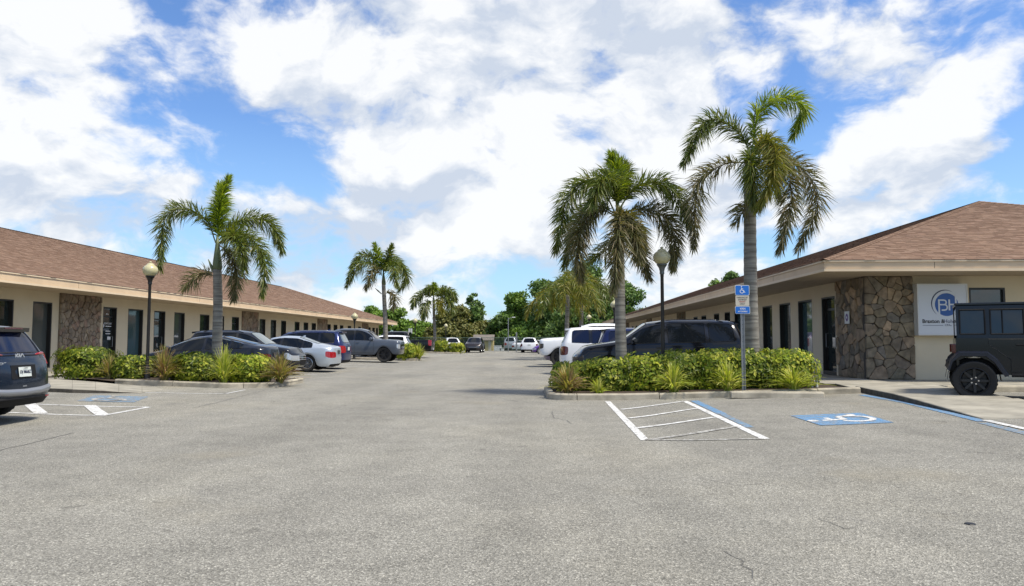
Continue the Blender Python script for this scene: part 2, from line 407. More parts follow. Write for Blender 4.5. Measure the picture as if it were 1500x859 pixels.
    MT['blade_dry'] = islandmat('dry_flax_blade', [(.20,.24,.045),(.30,.22,.10),(.38,.34,.10),(.13,.17,.03),(.34,.20,.14),(.42,.38,.14),(.24,.13,.09),(.12,.16,.03)], .45, 'island', .2, 9, transl=.3)
    MT['soil'] = mat('mulch_soil', (.055, .038, .026), .95, var=.4, vscale=8, bump=.8, bscale=40)
    MT['grass'] = mat('far_grass', (.075, .095, .03), .95, var=.3, vscale=.6)
    MT['palm_trunk'] = None
    MT['chrome'] = mat('chrome', (.6, .6, .62), .12, 1)
    MT['silver_trim'] = mat('silver_trim', (.30, .31, .33), .35, .6)
    MT['black_trim'] = mat('black_trim', (.012, .012, .013), .7, 0, 0, .2)
    MT['gloss_black'] = mat('gloss_black', (.006, .006, .007), .08, 0, .5)
    MT['car_glass'] = M_glass('tinted_car_glass', (.006, .008, .011), .03, .3)
    MT['car_glass_lt'] = M_glass('pale_car_glass', (.10, .13, .14), .02, 1.0)
    MT['car_glass_bl'] = M_glass('bluish_car_glass', (.007, .011, .032), .03, .35)
    MT['tyre'] = mat('tyre_rubber', (.014, .014, .014), .85)
    MT['rim'] = mat('alloy_rim', (.42, .43, .45), .25, .9)
    MT['rim_dark'] = mat('dark_rim', (.014, .014, .015), .45, .2)
    MT['tail'] = mat('red_tail_lamp', (.30, .008, .012), .12, 0, .6)
    MT['tail_dark'] = mat('dark_red_tail_lamp', (.09, .006, .008), .12, 0, .6)
    MT['head'] = mat('clear_head_lamp', (.42, .45, .48), .1, .3, .8)
    MT['head_dark'] = mat('smoked_head_lamp', (.06, .065, .07), .1, .3, .8)
    MT['plate'] = mat('licence_plate', (.55, .58, .55), .5)
    MT['plate_dark'] = mat('dark_licence_plate', (.04, .04, .04), .5)
setup_mats()
def M_trunk():
    m, nt, b = newmat('palm_trunk_bark'); N = nt.nodes; K = nt.links
    tc = N.new('ShaderNodeTexCoord'); mp = N.new('ShaderNodeMapping'); mp.inputs['Scale'].default_value = (.8, .8, 9); K.new(tc.outputs['Object'], mp.inputs['Vector'])
    n = N.new('ShaderNodeTexNoise'); n.inputs['Scale'].default_value = 1.6; n.inputs['Detail'].default_value = 5; K.new(mp.outputs[0], n.inputs['Vector'])
    r = N.new('ShaderNodeValToRGB'); e = r.color_ramp.elements; e[0].position = .3; e[0].color = (.085, .075, .062, 1); e[1].position = .62; e[1].color = (.25, .235, .20, 1)
    K.new(n.outputs['Fac'], r.inputs['Fac']); K.new(r.outputs['Color'], b.inputs['Base Color']); b.inputs['Roughness'].default_value = .9
    bp = N.new('ShaderNodeBump'); bp.inputs['Strength'].default_value = .7; bp.inputs['Distance'].default_value = .02
    K.new(n.outputs['Fac'], bp.inputs['Height']); K.new(bp.outputs['Normal'], b.inputs['Normal'])
    return m
MT['palm_trunk'] = M_trunk()
MT['crownshaft'] = mat('palm_crownshaft', (.10, .125, .05), .5, var=.3, vscale=5)
MT['frond'] = islandmat('foxtail_leaflet', [(0.081,0.122,0.022),(0.145,0.187,0.033),(0.058,0.089,0.020),(0.200,0.223,0.035),(0.100,0.144,0.025),(0.217,0.187,0.050)], .42, 'island', .2, 3, transl=.32, spec=.5)
MT['frond_new'] = islandmat('new_foxtail_leaflet', [(0.149,0.220,0.020),(0.243,0.319,0.025),(0.108,0.165,0.018),(0.324,0.374,0.035)], .42, 'island', .2, 3, transl=.4, spec=.5)
MT['frond_old'] = islandmat('old_foxtail_leaflet', [(0.100,0.098,0.037),(0.175,0.150,0.062),(0.069,0.088,0.027),(0.213,0.163,0.081),(0.106,0.125,0.037),(0.250,0.194,0.112)], .5, 'island', .2, 3, transl=.28, spec=.5)
MT['frond_yel'] = islandmat('yellowing_leaflet', [(0.163,0.188,0.025),(0.237,0.213,0.037),(0.112,0.138,0.025),(0.275,0.213,0.050)], .5, 'island', .2, 3, transl=.35)
# ------------------------------------------------------------------ ground and markings
def ground():
    m = MB(); m.add([(-1500,-300,-.12),(1500,-300,-.12),(1500,1500,-.12),(-1500,1500,-.12)], [(0,1,2,3)])
    structure(m.build('ground', MT['grass']))
    m = MB(); xs = [-70,-12.5,-8.5,2,9,70]; ys = [-40,5,20,50,97]
    vs = [(x, y, g(x)) for y in ys for x in xs]; n = len(xs)
    fs = [(j*n+i, j*n+i+1, (j+1)*n+i+1, (j+1)*n+i) for j in range(len(ys)-1) for i in range(n-1)]
    m.add(vs, fs); o = structure(m.build('asphalt_lot', MT['asphalt'])); return o
LOT = ground()
def strip(name, pts, w, m, dz=.006, seg=.25):
    """flat painted strip along world points, draped on the lot"""
    mb = MB(); P = [Vector((p[0], p[1], 0)) for p in pts]
    for a, b in zip(P, P[1:]):
        L = (b-a).length; n = max(1, int(L/seg)); d = (b-a).normalized(); q = Vector((-d.y, d.x, 0))*w/2
        vs = []
        for i in range(n+1):
            c = a+(b-a)*i/n
            for e in (c-q, c+q): vs.append((e.x, e.y, g(e.x)+dz))
        mb.add(vs, [(2*i, 2*i+1, 2*i+3, 2*i+2) for i in range(n)])
    return mb.build(name, m, recalc=False)
def pad(name, c4, m, dz=.005, n=10):
    a, b, c, d = [Vector((p[0], p[1], 0)) for p in c4]; mb = MB(); vs = []
    for j in range(n+1):
        for i in range(n+1):
            p = (a*(1-i/n)+b*i/n)*(1-j/n)+(d*(1-i/n)+c*i/n)*j/n; vs.append((p.x, p.y, g(p.x)+dz))
    mb.add(vs, [(j*(n+1)+i, j*(n+1)+i+1, (j+1)*(n+1)+i+1, (j+1)*(n+1)+i) for j in range(n) for i in range(n)])
    return mb.build(name, m, recalc=False)
def G2(px, py): v = gp(px, py); return (v.x, v.y)
def wheelchair(put, w=.09):
    """access symbol as strokes; put(polyline, width, closed-disc?) draws in a unit square"""
    put([(.40,.93)], .075, True)
    put([(.40,.80),(.42,.48),(.68,.46),(.78,.20),(.88,.23)], w)
    put([(.42,.66),(.62,.66)], w*.8)
    arc = [(.44+.235*cos(a), .33+.235*sin(a)) for a in [radians(t) for t in range(120, 376, 15)]]
    put(arc, w)
def floor_symbol(name, c4, m, dz):
    a, b, c, d = [Vector((p[0], p[1], 0)) for p in c4]
    def W2(u, v): p = (a*(1-u)+b*u)*(1-v)+(d*(1-u)+c*u)*v; return p
    mb = MB()
    def put(pl, w, disc=False):
        if disc:
            n = 14; cc = pl[0]; vs = [W2(cc[0]+w*cos(2*pi*k/n), cc[1]+w*sin(2*pi*k/n)) for k in range(n)]
            mb.add([(v.x, v.y, g(v.x)+dz) for v in vs], [tuple(range(n))]); return
        for i, (p, q) in enumerate(zip(pl, pl[1:])):
            dx, dy = q[0]-p[0], q[1]-p[1]; L = sqrt(dx*dx+dy*dy); ex, ey = -dy/L*w/2, dx/L*w/2
            k = max(1, int(L/.08))
            vs = []
            for j in range(k+1):
                x, y = p[0]+dx*j/k, p[1]+dy*j/k
                for s_ in (-1, 1):
                    v = W2(x+s_*ex, y+s_*ey); vs.append((v.x, v.y, g(v.x)+dz+i*.0004))
            mb.add(vs, [(2*j, 2*j+1, 2*j+3, 2*j+2) for j in range(k)])
    wheelchair(put)
    return mb.build(name, m, recalc=False)
def markings():
    R = []
    def add(o): structure(o); R.append(o)
    # access aisle, right
    a0 = G2(890,588.5); a1 = G2(945,645.5); b0 = G2(1003,588); b1 = G2(1121,643.5)
    add(strip('aisle_line', [a0, a1], .12, MT['white_mark'])); add(strip('aisle_line', [b0, b1], .12, MT['white_mark']))
    add(strip('aisle_line', [G2(944.5,645), G2(1120,643.6)], .09, MT['worn_mark'], .0075))
    for p, q, w, mm in (((910,600.5),(1002,588.5),.10,'white_mark'),((921,613.5),(1020,599),.10,'white_mark'),
                    ((930.5,628),(1046,612),.10,'white_mark'),((948,645.3),(1078,625.6),.11,'worn_mark')):
        add(strip('aisle_stripe', [G2(*p), G2(*q)], w, MT[mm], .009))
    add(strip('aisle_line_blue', [G2(1017,587.5), G2(1058,607)], .17, MT['blue_mark'], .0055))
    add(strip('aisle_line_blue', [G2(1058,607), G2(1100,627)], .13, MT['worn_blue'], .0055))
    c4 = [G2(1202.4,624), G2(1309.6,619.8), G2(1260,605.4), G2(1157.6,609.6)]
    add(pad('blue_accessible_pad', c4, MT['blue_mark'], .007)); add(floor_symbol('painted_wheelchair_symbol', [c4[1], c4[2], c4[3], c4[0]], MT['white_mark'], .011))
    # blue and white stall line along the ramp
    add(strip('stall_line_blue', [G2(1262,579), G2(1330,591), G2(1440,618)], .17, MT['blue_mark'], .007))
    add(strip('stall_line_blue', [G2(1440,620), G2(1512,638)], .16, MT['worn_blue'], .0055))
    add(strip('stall_line_white', [G2(1443,616.5), G2(1560,642)], .12, MT['white_mark'], .0105))
    # left
    a = G2(-90,588); 
    add(strip('aisle_line', [G2(-60,589), G2(217,596.8)], .10, MT['white_mark'])); add(strip('aisle_line', [G2(-60,601.5), G2(150.7,609.2)], .10, MT['white_mark']))
    add(strip('aisle_line', [G2(149,609.6), G2(218.5,596.9)], .11, MT['white_mark'], .0075))
    for p, q in (((41,590.7),(60,606)),((131,594.3),(151,609))): add(strip('aisle_stripe', [G2(*p), G2(*q)], .22, MT['white_mark'], .009))
    c4 = [G2(112,588), G2(196,590), G2(218,581.5), G2(138,579.5)]
    add(pad('blue_accessible_pad', c4, MT['worn_blue'], .005)); add(floor_symbol('painted_wheelchair_symbol', [c4[0], c4[1], c4[2], c4[3]], MT['worn_mark'], .011))
    add(strip('stall_line_white', [G2(206,575.3), G2(331,577), G2(359,571.6)], .08, MT['white_mark']))
    # distant stall ends, mostly under the cars
    for y in (26.0, 28.7, 31.4, 34.2, 37.0, 39.8, 42.4, 45.6, 54.9, 58.6, 61.4, 64.2):
        add(strip('stall_line', [(-14.4, y), (-8.6, y)], .1, MT['white_mark']))
    for y in (24.1, 28.1, 31.6, 34.5, 39.5, 42.3, 45.1):
        add(strip('stall_line', [(1.2, y), (6.8, y)], .1, MT['white_mark']))
    # cracks
    r = random.Random(3)
    def crack(pts, w):
        P = [Vector((*G2(*p), 0)) for p in pts]; out = []
        for a, b in zip(P, P[1:]):
            n = max(2, int((b-a).length/.12))
            for i in range(n): 
                q = a+(b-a)*i/n; out.append((q.x+r.uniform(-.022,.022), q.y+r.uniform(-.022,.022)))
        add(strip('asphalt_crack', out, w, MT['crack'], .004, .3))
    crack([(-20,665),(48,649),(80,641),(112,633)], .018); crack([(283,598),(318,590),(357,580),(392,571)], .02)
    crack([(808,603),(812,613),(830,616),(838,622)], .014); crack([(575,700),(640,693)], .006)
    crack([(1020,700),(1080,712),(1130,706)], .006); crack([(1062,808),(1085,822),(1100,838),(1110,862)], .006)
    crack([(795,590),(760,589),(735,585)], .02); crack([(1200,760),(1240,776),(1262,770)], .006)
markings()
t_ = MB(); t_.lathe([(0,.004),(.02,.008),(.035,.006),(.04,0)], 9); o = t_.build('dark_pebble', MT['black'], loc=gp(1421,768)); tag(o, 'small dark fleck lying alone on the bare asphalt at lower right', 'pebble')

def slab_set(name, quads, m, side=None):
    """walkway: an empty of kind structure with one object per concrete slab; quads of (x,y,ztop)*4"""
    root = bpy.data.objects.new(name, None); COL.objects.link(root); structure(root)
    for q in quads:
        c = sum((Vector(p) for p in q), Vector())/4
        mb = MB(); ins = .006
        top = [Vector(p)+(c-Vector(p)).normalized()*ins for p in q]; top2 = [p+(c-p).normalized()*.012 for p in top]
        for p in top: pass
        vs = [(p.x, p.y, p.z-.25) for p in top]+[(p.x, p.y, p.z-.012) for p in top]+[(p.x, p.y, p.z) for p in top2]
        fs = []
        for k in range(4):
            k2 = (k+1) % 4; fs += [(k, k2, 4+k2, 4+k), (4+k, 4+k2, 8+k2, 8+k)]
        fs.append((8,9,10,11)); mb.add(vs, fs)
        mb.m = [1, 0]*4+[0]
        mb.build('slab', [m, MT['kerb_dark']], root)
    return root
# right: ramp strip, apron and side walk
RW = 9.57; RY = 21.8; RZ = .2
def walkways():
    Q = []
    L0 = gp(1253,573.5); L1 = gp(1441,615)
    n = 5
    def el(t): p = L0*(1-t)+L1*t; return p.x, p.y
    for i in range(n):
        t0, t1 = i/n, (i+1)/n
        def zz(t): return .125 if t < .45 else .125-(t-.45)/.55*.115
        (xa, ya), (xb, yb) = el(t0), el(t1)
        Q.append([(xb, yb, g(xb)+zz(t1)), (xb+1.75, yb, g(xb+1.75)+zz(t1)), (xa+1.85, ya, g(xa+1.8)+zz(t0)), (xa, ya, g(xa)+zz(t0))])
    slab_set('ramp_walkway', Q, MT['concrete'])
    Q = []
    y0 = L0.y
    for (x0, x1, ya, yb, z) in [(L0.x, L0.x+1.85, y0, 19.2, .3), (7.3, 9.28, 19.2, RY-.02, .3)]:
        Q.append([(x0, ya, z*1), (x1, ya, z), (x1, yb, z), (x0, yb, z)])
    Q = [[(p[0], p[1], RZ+.06-.05*(p[1] < 18)) for p in q] for q in Q]
    for i in range(11):
        x0 = 9.28+i*2.0; Q.append([(x0,19.2,RZ+.02),(x0+2,19.2,RZ+.02),(x0+2,RY-.02,RZ+.02),(x0,RY-.02,RZ+.02)])
    y = RY-.02
    while y < 88:
        Q.append([(7.5, y, RZ+.03), (RW-.01, y, RZ+.02), (RW-.01, y+2.2, RZ+.02), (7.5, y+2.2, RZ+.03)]); y += 2.2
    slab_set('building_walkway', Q, MT['concrete'])
    Q = []; y = 8
    while y < 88:
        Q.append([(-18.79, y, .17), (-16.4, y, .17), (-16.4, y+2.4, .17), (-18.79, y+2.4, .17)]); y += 2.4
    slab_set('building_walkway', Q, MT['concrete'])
    Q = []
    px = [38,72,106,140,174,208,243]; ty = [553,555,557,559.5,563,566,569.5]; by = [566,568.5,570,571.5,573.5,575.3,570]; dz = [.10,.10,.10,.08,.05,.015,.008]
    for i in range(6):
        P = [gp(px[i], by[i], dz[i]), gp(px[i+1], by[i+1], dz[i+1]), gp(px[i+1], ty[i+1], dz[i+1]), gp(px[i], ty[i], dz[i])]
        Q.append([tuple(p) for p in P])
    slab_set('ramp_walkway', Q, MT['concrete'])
walkways()

def kerb(name, path, w=.16, h=.14, seg=1.9, m=None):
    """kerb stones laid end to end along a world path (outer edge on the right of travel)"""
    root = bpy.data.objects.new(name, None); COL.objects.link(root); structure(root)
    P = [Vector((p[0], p[1], 0)) for p in path]
    # resample at 0.2 m
    R = []
    for a, b in zip(P, P[1:]):
        n = max(1, int((b-a).length/.2))
        R += [a+(b-a)*i/n for i in range(n)]
    R.append(P[-1])
    r = random.Random(len(path)); step = int(seg/.2); i = 0
    while i < len(R)-1:
        j = min(len(R)-1, i+step)
        if len(R)-1-j < 3: j = len(R)-1
        mb = MB(); vs = []
        dzj = r.uniform(-.008, .008)
        for k in range(i, j+1):
            d = (R[min(k+1, len(R)-1)]-R[max(k-1, 0)]).normalized(); q = Vector((-d.y, d.x, 0))
            p = R[k].copy()
            if k == i: p += d*.008
            if k == j: p -= d*.008
            hh = h+dzj
            for off, z in ((0,-.1),(.012,hh-.03),(.04,hh),(w,hh),(w,-.1)):
                e = p+q*off; vs.append((e.x, e.y, g(R[k].x)+z))
        n = j-i+1
        for k in range(n-1):
            for c in range(4): mb.f.append((k*5+c, k*5+c+1, k*5+6+c, k*5+5+c)); mb.m.append(0)
        mb.f.append((0,1,2,3,4)); mb.f.append(tuple((n-1)*5+c for c in range(5))); mb.m += [0, 0]
        mb.v = vs; mb.build('kerb_stone', m or MT['kerb'], root, smooth=30); i = j
    return root
def bed(name, poly, h=.09):
    mb = MB(); c = (sum(p[0] for p in poly)/len(poly), sum(p[1] for p in poly)/len(poly))
    vs = [(c[0], c[1], g(c[0])+h+.04)]; n = len(poly)
    for f in (.6, 1): vs += [(c[0]+(p[0]-c[0])*f, c[1]+(p[1]-c[1])*f, g(c[0]+(p[0]-c[0])*f)+h+(.03 if f < 1 else 0)) for p in poly]
    fs = [(0, 1+i, 1+(i+1) % n) for i in range(n)]+[(1+i, 1+n+i, 1+n+(i+1) % n, 1+(i+1) % n) for i in range(n)]
    mb.add(vs, fs); return structure(mb.build(name, MT['soil'], smooth=True))
def rnd(c, r, a0, a1, n=6): return [(c[0]+r*cos(radians(a0+(a1-a0)*i/n)), c[1]+r*sin(radians(a0+(a1-a0)*i/n))) for i in range(n+1)]
# right island: travel so that the bed lies to the left of the path
ISL_R = [(.85,20.3)]+rnd((.75,19.7),.6,90,180)+rnd((.75,17.35),.55,180,262)+[(4,17.03),(7.42,17.32)]
ISL_R[0] = (6.9,20.35)
kerb('island_kerb', ISL_R); bed('island_soil', [(p[0]+(.1 if p[0] < 1 else 0), min(p[1], 20.2)+(.08 if p[1] < 18 else 0)) for p in ISL_R]+[(7.3,20.2)])
lp = [(-12.2,20.95),(-10.4,20.75),(-8.9,20.55),(-8.35,20.75)]+rnd((-8.35,21.6),.85,-75,0)+[(-7.5,23.1)]+rnd((-8.1,23.4),.6,0,90)+[(-12.5,24.0)]
kerb('island_kerb', lp); bed('island_soil', [(-15.6,23.95),(-14.7,22.7),(-13.4,21.85),(-12.3,20.95)]+[(p[0], p[1]+(.06 if p[1] < 21 else -.05)) for p in lp[1:]]+[(-14,24.0)])
def far_island(x0, x1, y0, y1):
    r_ = min(.6, (y1-y0)/2-.05); s = 1 if x1 > x0 else -1    # rounded end at x1
    if s > 0:
        path = [(x0,y0),(x1-r_,y0)]+rnd((x1-r_,y0+r_),r_,-90,0)+rnd((x1-r_,y1-r_),r_,0,90)+[(x0,y1)]
    else:
        path = [(x0,y1),(x1+r_,y1)]+rnd((x1+r_,y1-r_),r_,90,180)+rnd((x1+r_,y0+r_),r_,180,270)+[(x0,y0)]
    kerb('island_kerb', path, seg=2.6); bed('island_soil', path)
far_island(-14.5, -8.0, 48.6, 51.0); far_island(-14.5, -8.0, 74.5, 78); far_island(7, .9, 47.0, 49.2); far_island(7, 1.5, 68, 70)
def wheel_stop(loc, L, rz, label):
    prof = [(-.11,0),(-.10,.11),(-.075,.145),(.075,.145),(.10,.11),(.11,0)]
    mb = MB(); xs = [-L/2, -L/2+.02, -L/4, 0, L/4, L/2-.02, L/2]; n = len(prof)
    for i, x in enumerate(xs):
        s = .9 if i in (0, len(xs)-1) else 1
        mb.v += [(x, p[0]*s, p[1]*s+(.0)) for p in prof]
    for i in range(len(xs)-1):
        for k in range(n-1): mb.f.append((i*n+k, (i+1)*n+k, (i+1)*n+k+1, i*n+k+1)); mb.m.append(0)
    mb.f += [tuple(range(n)), tuple((len(xs)-1)*n+k for k in range(n))]; mb.m += [0, 0]
    t = thing('wheel_stop', label, 'wheel stop', loc, rz, 'concrete wheel stops')
    mb.build('concrete_block', MT['kerb'], t)
    for s in (-1, 1):
        b = MB(); b.lathe([(0,.149),(.012,.149),(.014,.144)], 8); b.build('pin_head', MT['crack'], t, loc=(s*L*.36, 0, 0))
    return t
a, b = gp(1071,584.5), gp(1208,582.3)
wheel_stop(((a.x+b.x)/2, (a.y+b.y)/2+.08, g((a.x+b.x)/2)-.005), (b-a).length, atan2(g(b.x)-g(a.x), 1)*0+atan2(b.y-a.y, b.x-a.x), 'concrete wheel stop in front of the hedge and the accessible parking sign')
wheel_stop((10.4, 17.4, g(10)), 2.1, 0, 'concrete wheel stop beneath the black boxy off-roader, before the cream wall')
for i, (px, lab) in enumerate(((1189.5, 'left one of the two short white pipe stubs at the right end of the hedge'), (1196.5, 'right one of the two short white pipe stubs at the right end of the hedge'))):
    p = gp(px, 567.5, .1); mb = MB(); mb.lathe([(.035,0),(.035,.22),(.045,.221),(.045,.27),(.03,.285),(0,.285)], 10)
    o = mb.build('pipe_stub', MT['sign_white'], smooth=40, loc=p); tag(o, lab, 'pipe', 'pipe stubs')

# ------------------------------------------------------------------ buildings
class Frame:      # local frame on a wall: u along, n outwards, z up
    def __init__(s, o, u, n): s.o = Vector(o); s.u = Vector(u); s.n = Vector(n)
    def p(s, u, n, z): v = s.o+s.u*u+s.n*n; return (v.x, v.y, v.z+z)
    def box(s, mb, u0, u1, n0, n1, z0, z1):
        c = [s.p(u, n, z) for z in (z0, z1) for (u, n) in ((u0,n0),(u1,n0),(u1,n1),(u0,n1))]
        mb.add(c, [(0,3,2,1),(4,5,6,7),(0,1,5,4),(1,2,6,5),(2,3,7,6),(3,0,4,7)])
def cells(w, h, n, rnd_, ax=1.0, jit=.9):
    """irregular stone outlines: voronoi cells in w x h by half-plane clipping"""
    cols = max(1, round(sqrt(n*w/h*ax))); rows = max(1, round(n/cols)); S = []
    drop = rnd_.random
    for j in range(rows):
        for i in range(cols+1):
            x = (i+.5*(j % 2)+rnd_.uniform(-.62, .62)*jit)/cols*w; y = (j+.5+rnd_.uniform(-.62, .62)*jit)/rows*h
            if 0 < x < w and 0 < y < h and drop() > .13: S.append((x, y))
    out = []
    for i, (sx, sy) in enumerate(S):
        poly = [(0,0),(w,0),(w,h),(0,h)]
        nb = sorted(S, key=lambda q: (q[0]-sx)**2+(q[1]-sy)**2)[1:22]
        for (qx, qy) in nb:
            mx, my = (sx+qx)/2, (sy+qy)/2; dx, dy = qx-sx, qy-sy; new = []
            for k in range(len(poly)):
                a, b = poly[k], poly[(k+1) % len(poly)]
                da = (a[0]-mx)*dx+(a[1]-my)*dy; db = (b[0]-mx)*dx+(b[1]-my)*dy
                if da <= 0: new.append(a)
                if da*db < 0: t = da/(da-db); new.append((a[0]+(b[0]-a[0])*t, a[1]+(b[1]-a[1])*t))
            poly = new
            if len(poly) < 3: break
        if len(poly) >= 3: out.append(poly)
    return out
def stone_panel(parent, fr, u0, u1, z0, z1, n, seed, mats, single=True, ax=1.0, proud=.02):
    r = random.Random(seed); mb = MB(); fr.box(mb, u0, u1, -.1, proud, z0, z1)
    panel = mb.build('stone_panel', mats[1], parent); joined = MB()
    for poly in cells(u1-u0, z1-z0, n, r, ax):
        cx = sum(p[0] for p in poly)/len(poly); cy = sum(p[1] for p in poly)/len(poly)
        # clean short edges, round the corners a little
        pp = []
        for k in range(len(poly)):
            a = poly[k]; b = poly[(k+1) % len(poly)]; L = sqrt((a[0]-b[0])**2+(a[1]-b[1])**2)
            if L < .04: continue
            for t in (.09, .91): pp.append((a[0]+(b[0]-a[0])*t+r.uniform(-.008,.008), a[1]+(b[1]-a[1])*t+r.uniform(-.008,.008)))
        if len(pp) < 6: pp = list(poly)
        d = r.uniform(.03, .085); tl = (r.uniform(-.08,.08), r.uniform(-.08,.08)); N_ = len(pp); vs = []
        for ins, dep in ((.005, 0), (.009, .8), (.028, 1.0)):
            for (x, y) in pp:
                L = sqrt((x-cx)**2+(y-cy)**2)+1e-6; f = max(.3, (L-ins)/L); X_, Y_ = cx+(x-cx)*f, cy+(y-cy)*f
                zz = proud-.002+dep*(d+tl[0]*(X_-cx)+tl[1]*(Y_-cy)) if dep else proud-.002
                vs.append(fr.p(u0+X_, zz, z0+Y_))
        fs = []
        for l in range(2):
            for k in range(N_): k2 = (k+1) % N_; fs.append((l*N_+k, l*N_+k2, (l+1)*N_+k2, (l+1)*N_+k))
        fs.append(tuple(2*N_+k for k in range(N_)))
        if single: MB().add(vs, fs).build('stone', mats[0], panel)
        else: joined.add(vs, fs)
    if not single: stuff(joined.build('stone', mats[2], panel))
    return panel
def opening(parent, fr, u0, u1, z0, z1, kind, glass, depth=.2, handle=None):
    mb = MB(); t = .055; e = .004
    d0 = -depth
    fr.box(mb, u0+e, u0+t, d0, -.006, z0, z1-e); fr.box(mb, u1-t, u1-e, d0, -.006, z0, z1-e)
    fr.box(mb, u0+t, u1-t, d0, -.006, z1-t, z1-e); fr.box(mb, u0+t, u1-t, d0, -.006, z0, z0+t*(2.2 if kind == 'door' else 1))
    if kind == 'door':      # inner leaf stiles
        fr.box(mb, u0+t, u0+t+.07, d0+.02, d0+.07, z0+.12, z1-t); fr.box(mb, u1-t-.07, u1-t, d0+.02, d0+.07, z0+.12, z1-t)
        fr.box(mb, u0+t+.07, u1-t-.07, d0+.02, d0+.07, z1-.45, z1-.38)
    o = mb.build(kind, MT['frame'], parent)
    p = MB(); fr.box(p, u0+t, u1-t, d0+.03, d0+.042, z0+t, z1-t); p.build('pane', glass, o)
    if kind == 'door':
        h = MB(); hu = u1-t-.13 if handle != 'L' else u0+t+.13
        h.tube([fr.p(hu, d0+.07, z0+.9), fr.p(hu, d0+.14, z0+.9), fr.p(hu, d0+.14, z0+1.35), fr.p(hu, d0+.07, z0+1.35)], .014, 6); h.build('handle', MT['galv'], o)
    return o
def wall_run(parent, fr, length, z0, z1, ops, sill=.0):
    """wall with openings butted from piers, lintels and sills; ops (u0,u1,zbot,ztop) sorted"""
    mb = MB(); u = 0
    for (a, b, zb, zt) in ops:
        if a > u+.001: fr.box(mb, u, a, -.25, 0, z0, z1)
        if zt < z1: fr.box(mb, a, b, -.25, -0, zt, z1)
        if zb > z0+.02: fr.box(mb, a, b, -.25, -0, z0, zb)
        u = b
    if u < length: fr.box(mb, u, length, -.25, 0, z0, z1)
    return mb.build('wall', MT['stucco'], parent)

def hip_roof(parent, x0, x1, y0, y1, zt, slope, faces, near_single=0, tabw=.30, e=.145):
    """faces: subset of 'S','W','E','N' that get their own shingles; rest plain underlay"""
    hw = (x1-x0)/2; zr = zt+hw*slope; cx = (x0+x1)/2
    A = (cx, y0+hw, zr); B = (cx, y1-hw, zr); c = [(x0,y0,zt),(x1,y0,zt),(x1,y1,zt),(x0,y1,zt)]
    mb = MB(); mb.add(c+[A, B], [(0,1,4),(1,2,5,4),(2,3,5),(3,0,4,5)])
    roof = mb.build('roof', MT['underlay'], parent, recalc=True)
    r = random.Random(11)
    cs = 1/sqrt(1+slope*slope)
    def slopeface(o, ud, vd, L, single):
        # o: eave corner, ud along eave, vd horizontally inward; rows up the slope
        o, ud, vd = Vector(o), Vector(ud), Vector(vd); nrm = (Vector((0,0,1))-vd*slope).normalized()
        up = (vd+Vector((0,0,slope)))*cs
        nrow = int(hw/cs/e); J = MB(); cnt = 0
        for k in range(nrow):
            s0 = k*e; h0 = s0*cs; h1 = min(hw, (s0+e*1.08)*cs)
            ua, ub = h0+.03, L-h0-.03
            u = ua-r.uniform(0, tabw)
            while u < ub:
                yy = (o+ud*u).y
                tw = tabw if (yy < 45) else tabw*3
                a, b = max(u, ua), min(u+tw-.006, ub); u += tw
                if b-a < .03: continue
                th = .010 if r.random() < .45 else .016     # laminated tabs: some thicker
                dl = r.choice((0, 0, .012, -.006))
                p = [o+ud*a+up*(s0-dl)+nrm*th, o+ud*b+up*(s0-dl)+nrm*th, o+ud*b+up*(s0+e*1.08)+nrm*.004, o+ud*a+up*(s0+e*1.08)+nrm*.004,
                     o+ud*a+up*(s0-dl)+nrm*.001, o+ud*b+up*(s0-dl)+nrm*.001]
                fs = [(0,1,2,3),(4,5,1,0)]
                if single and cnt < single and .3 < a < 7.4: MB().add(p, fs+[(0,3,4),(1,5,2)]).build('shingle', MT['shingle_o'], roof, recalc=False); cnt += 1
                else: J.add(p, fs)
        stuff(J.build('shingle_course', MT['shingle'], roof, recalc=False))
    for f in faces:
        if f == 'S': slopeface((x0,y0,zt), (1,0,0), (0,1,0), x1-x0, near_single)
        if f == 'W': slopeface((x0,y1,zt), (0,-1,0), (1,0,0), y1-y0, 0)
        if f == 'E': slopeface((x1,y0,zt), (0,1,0), (-1,0,0), y1-y0, 0)
    # ridge and hip caps
    cap = MB()
    def caps(a, b):
        a, b = Vector(a), Vector(b); L = (b-a).length; d = (b-a)/L; q = d.cross(Vector((0,0,1))).normalized(); n = int(L/.2); k = 0
        while k < n:
            s = k*.2; st_ = 1 if s < 60 else 3
            p, p2 = a+d*s, a+d*min(L, s+.22*st_)
            up0, up1 = .042, .030
            cap.add([p-q*.15+Vector((0,0,up0-.05)), p+Vector((0,0,up0)), p+q*.15+Vector((0,0,up0-.05)), p2-q*.15+Vector((0,0,up1-.05)), p2+Vector((0,0,up1)), p2+q*.15+Vector((0,0,up1-.05))],
                    [(0,1,4,3),(1,2,5,4)]); k += st_
    caps(c[0], A); caps(c[1], A); caps(A, B); caps(c[3], B); caps(c[2], B)
    stuff(cap.build('ridge_cap', MT['shingle'], roof, recalc=False))
    return roof
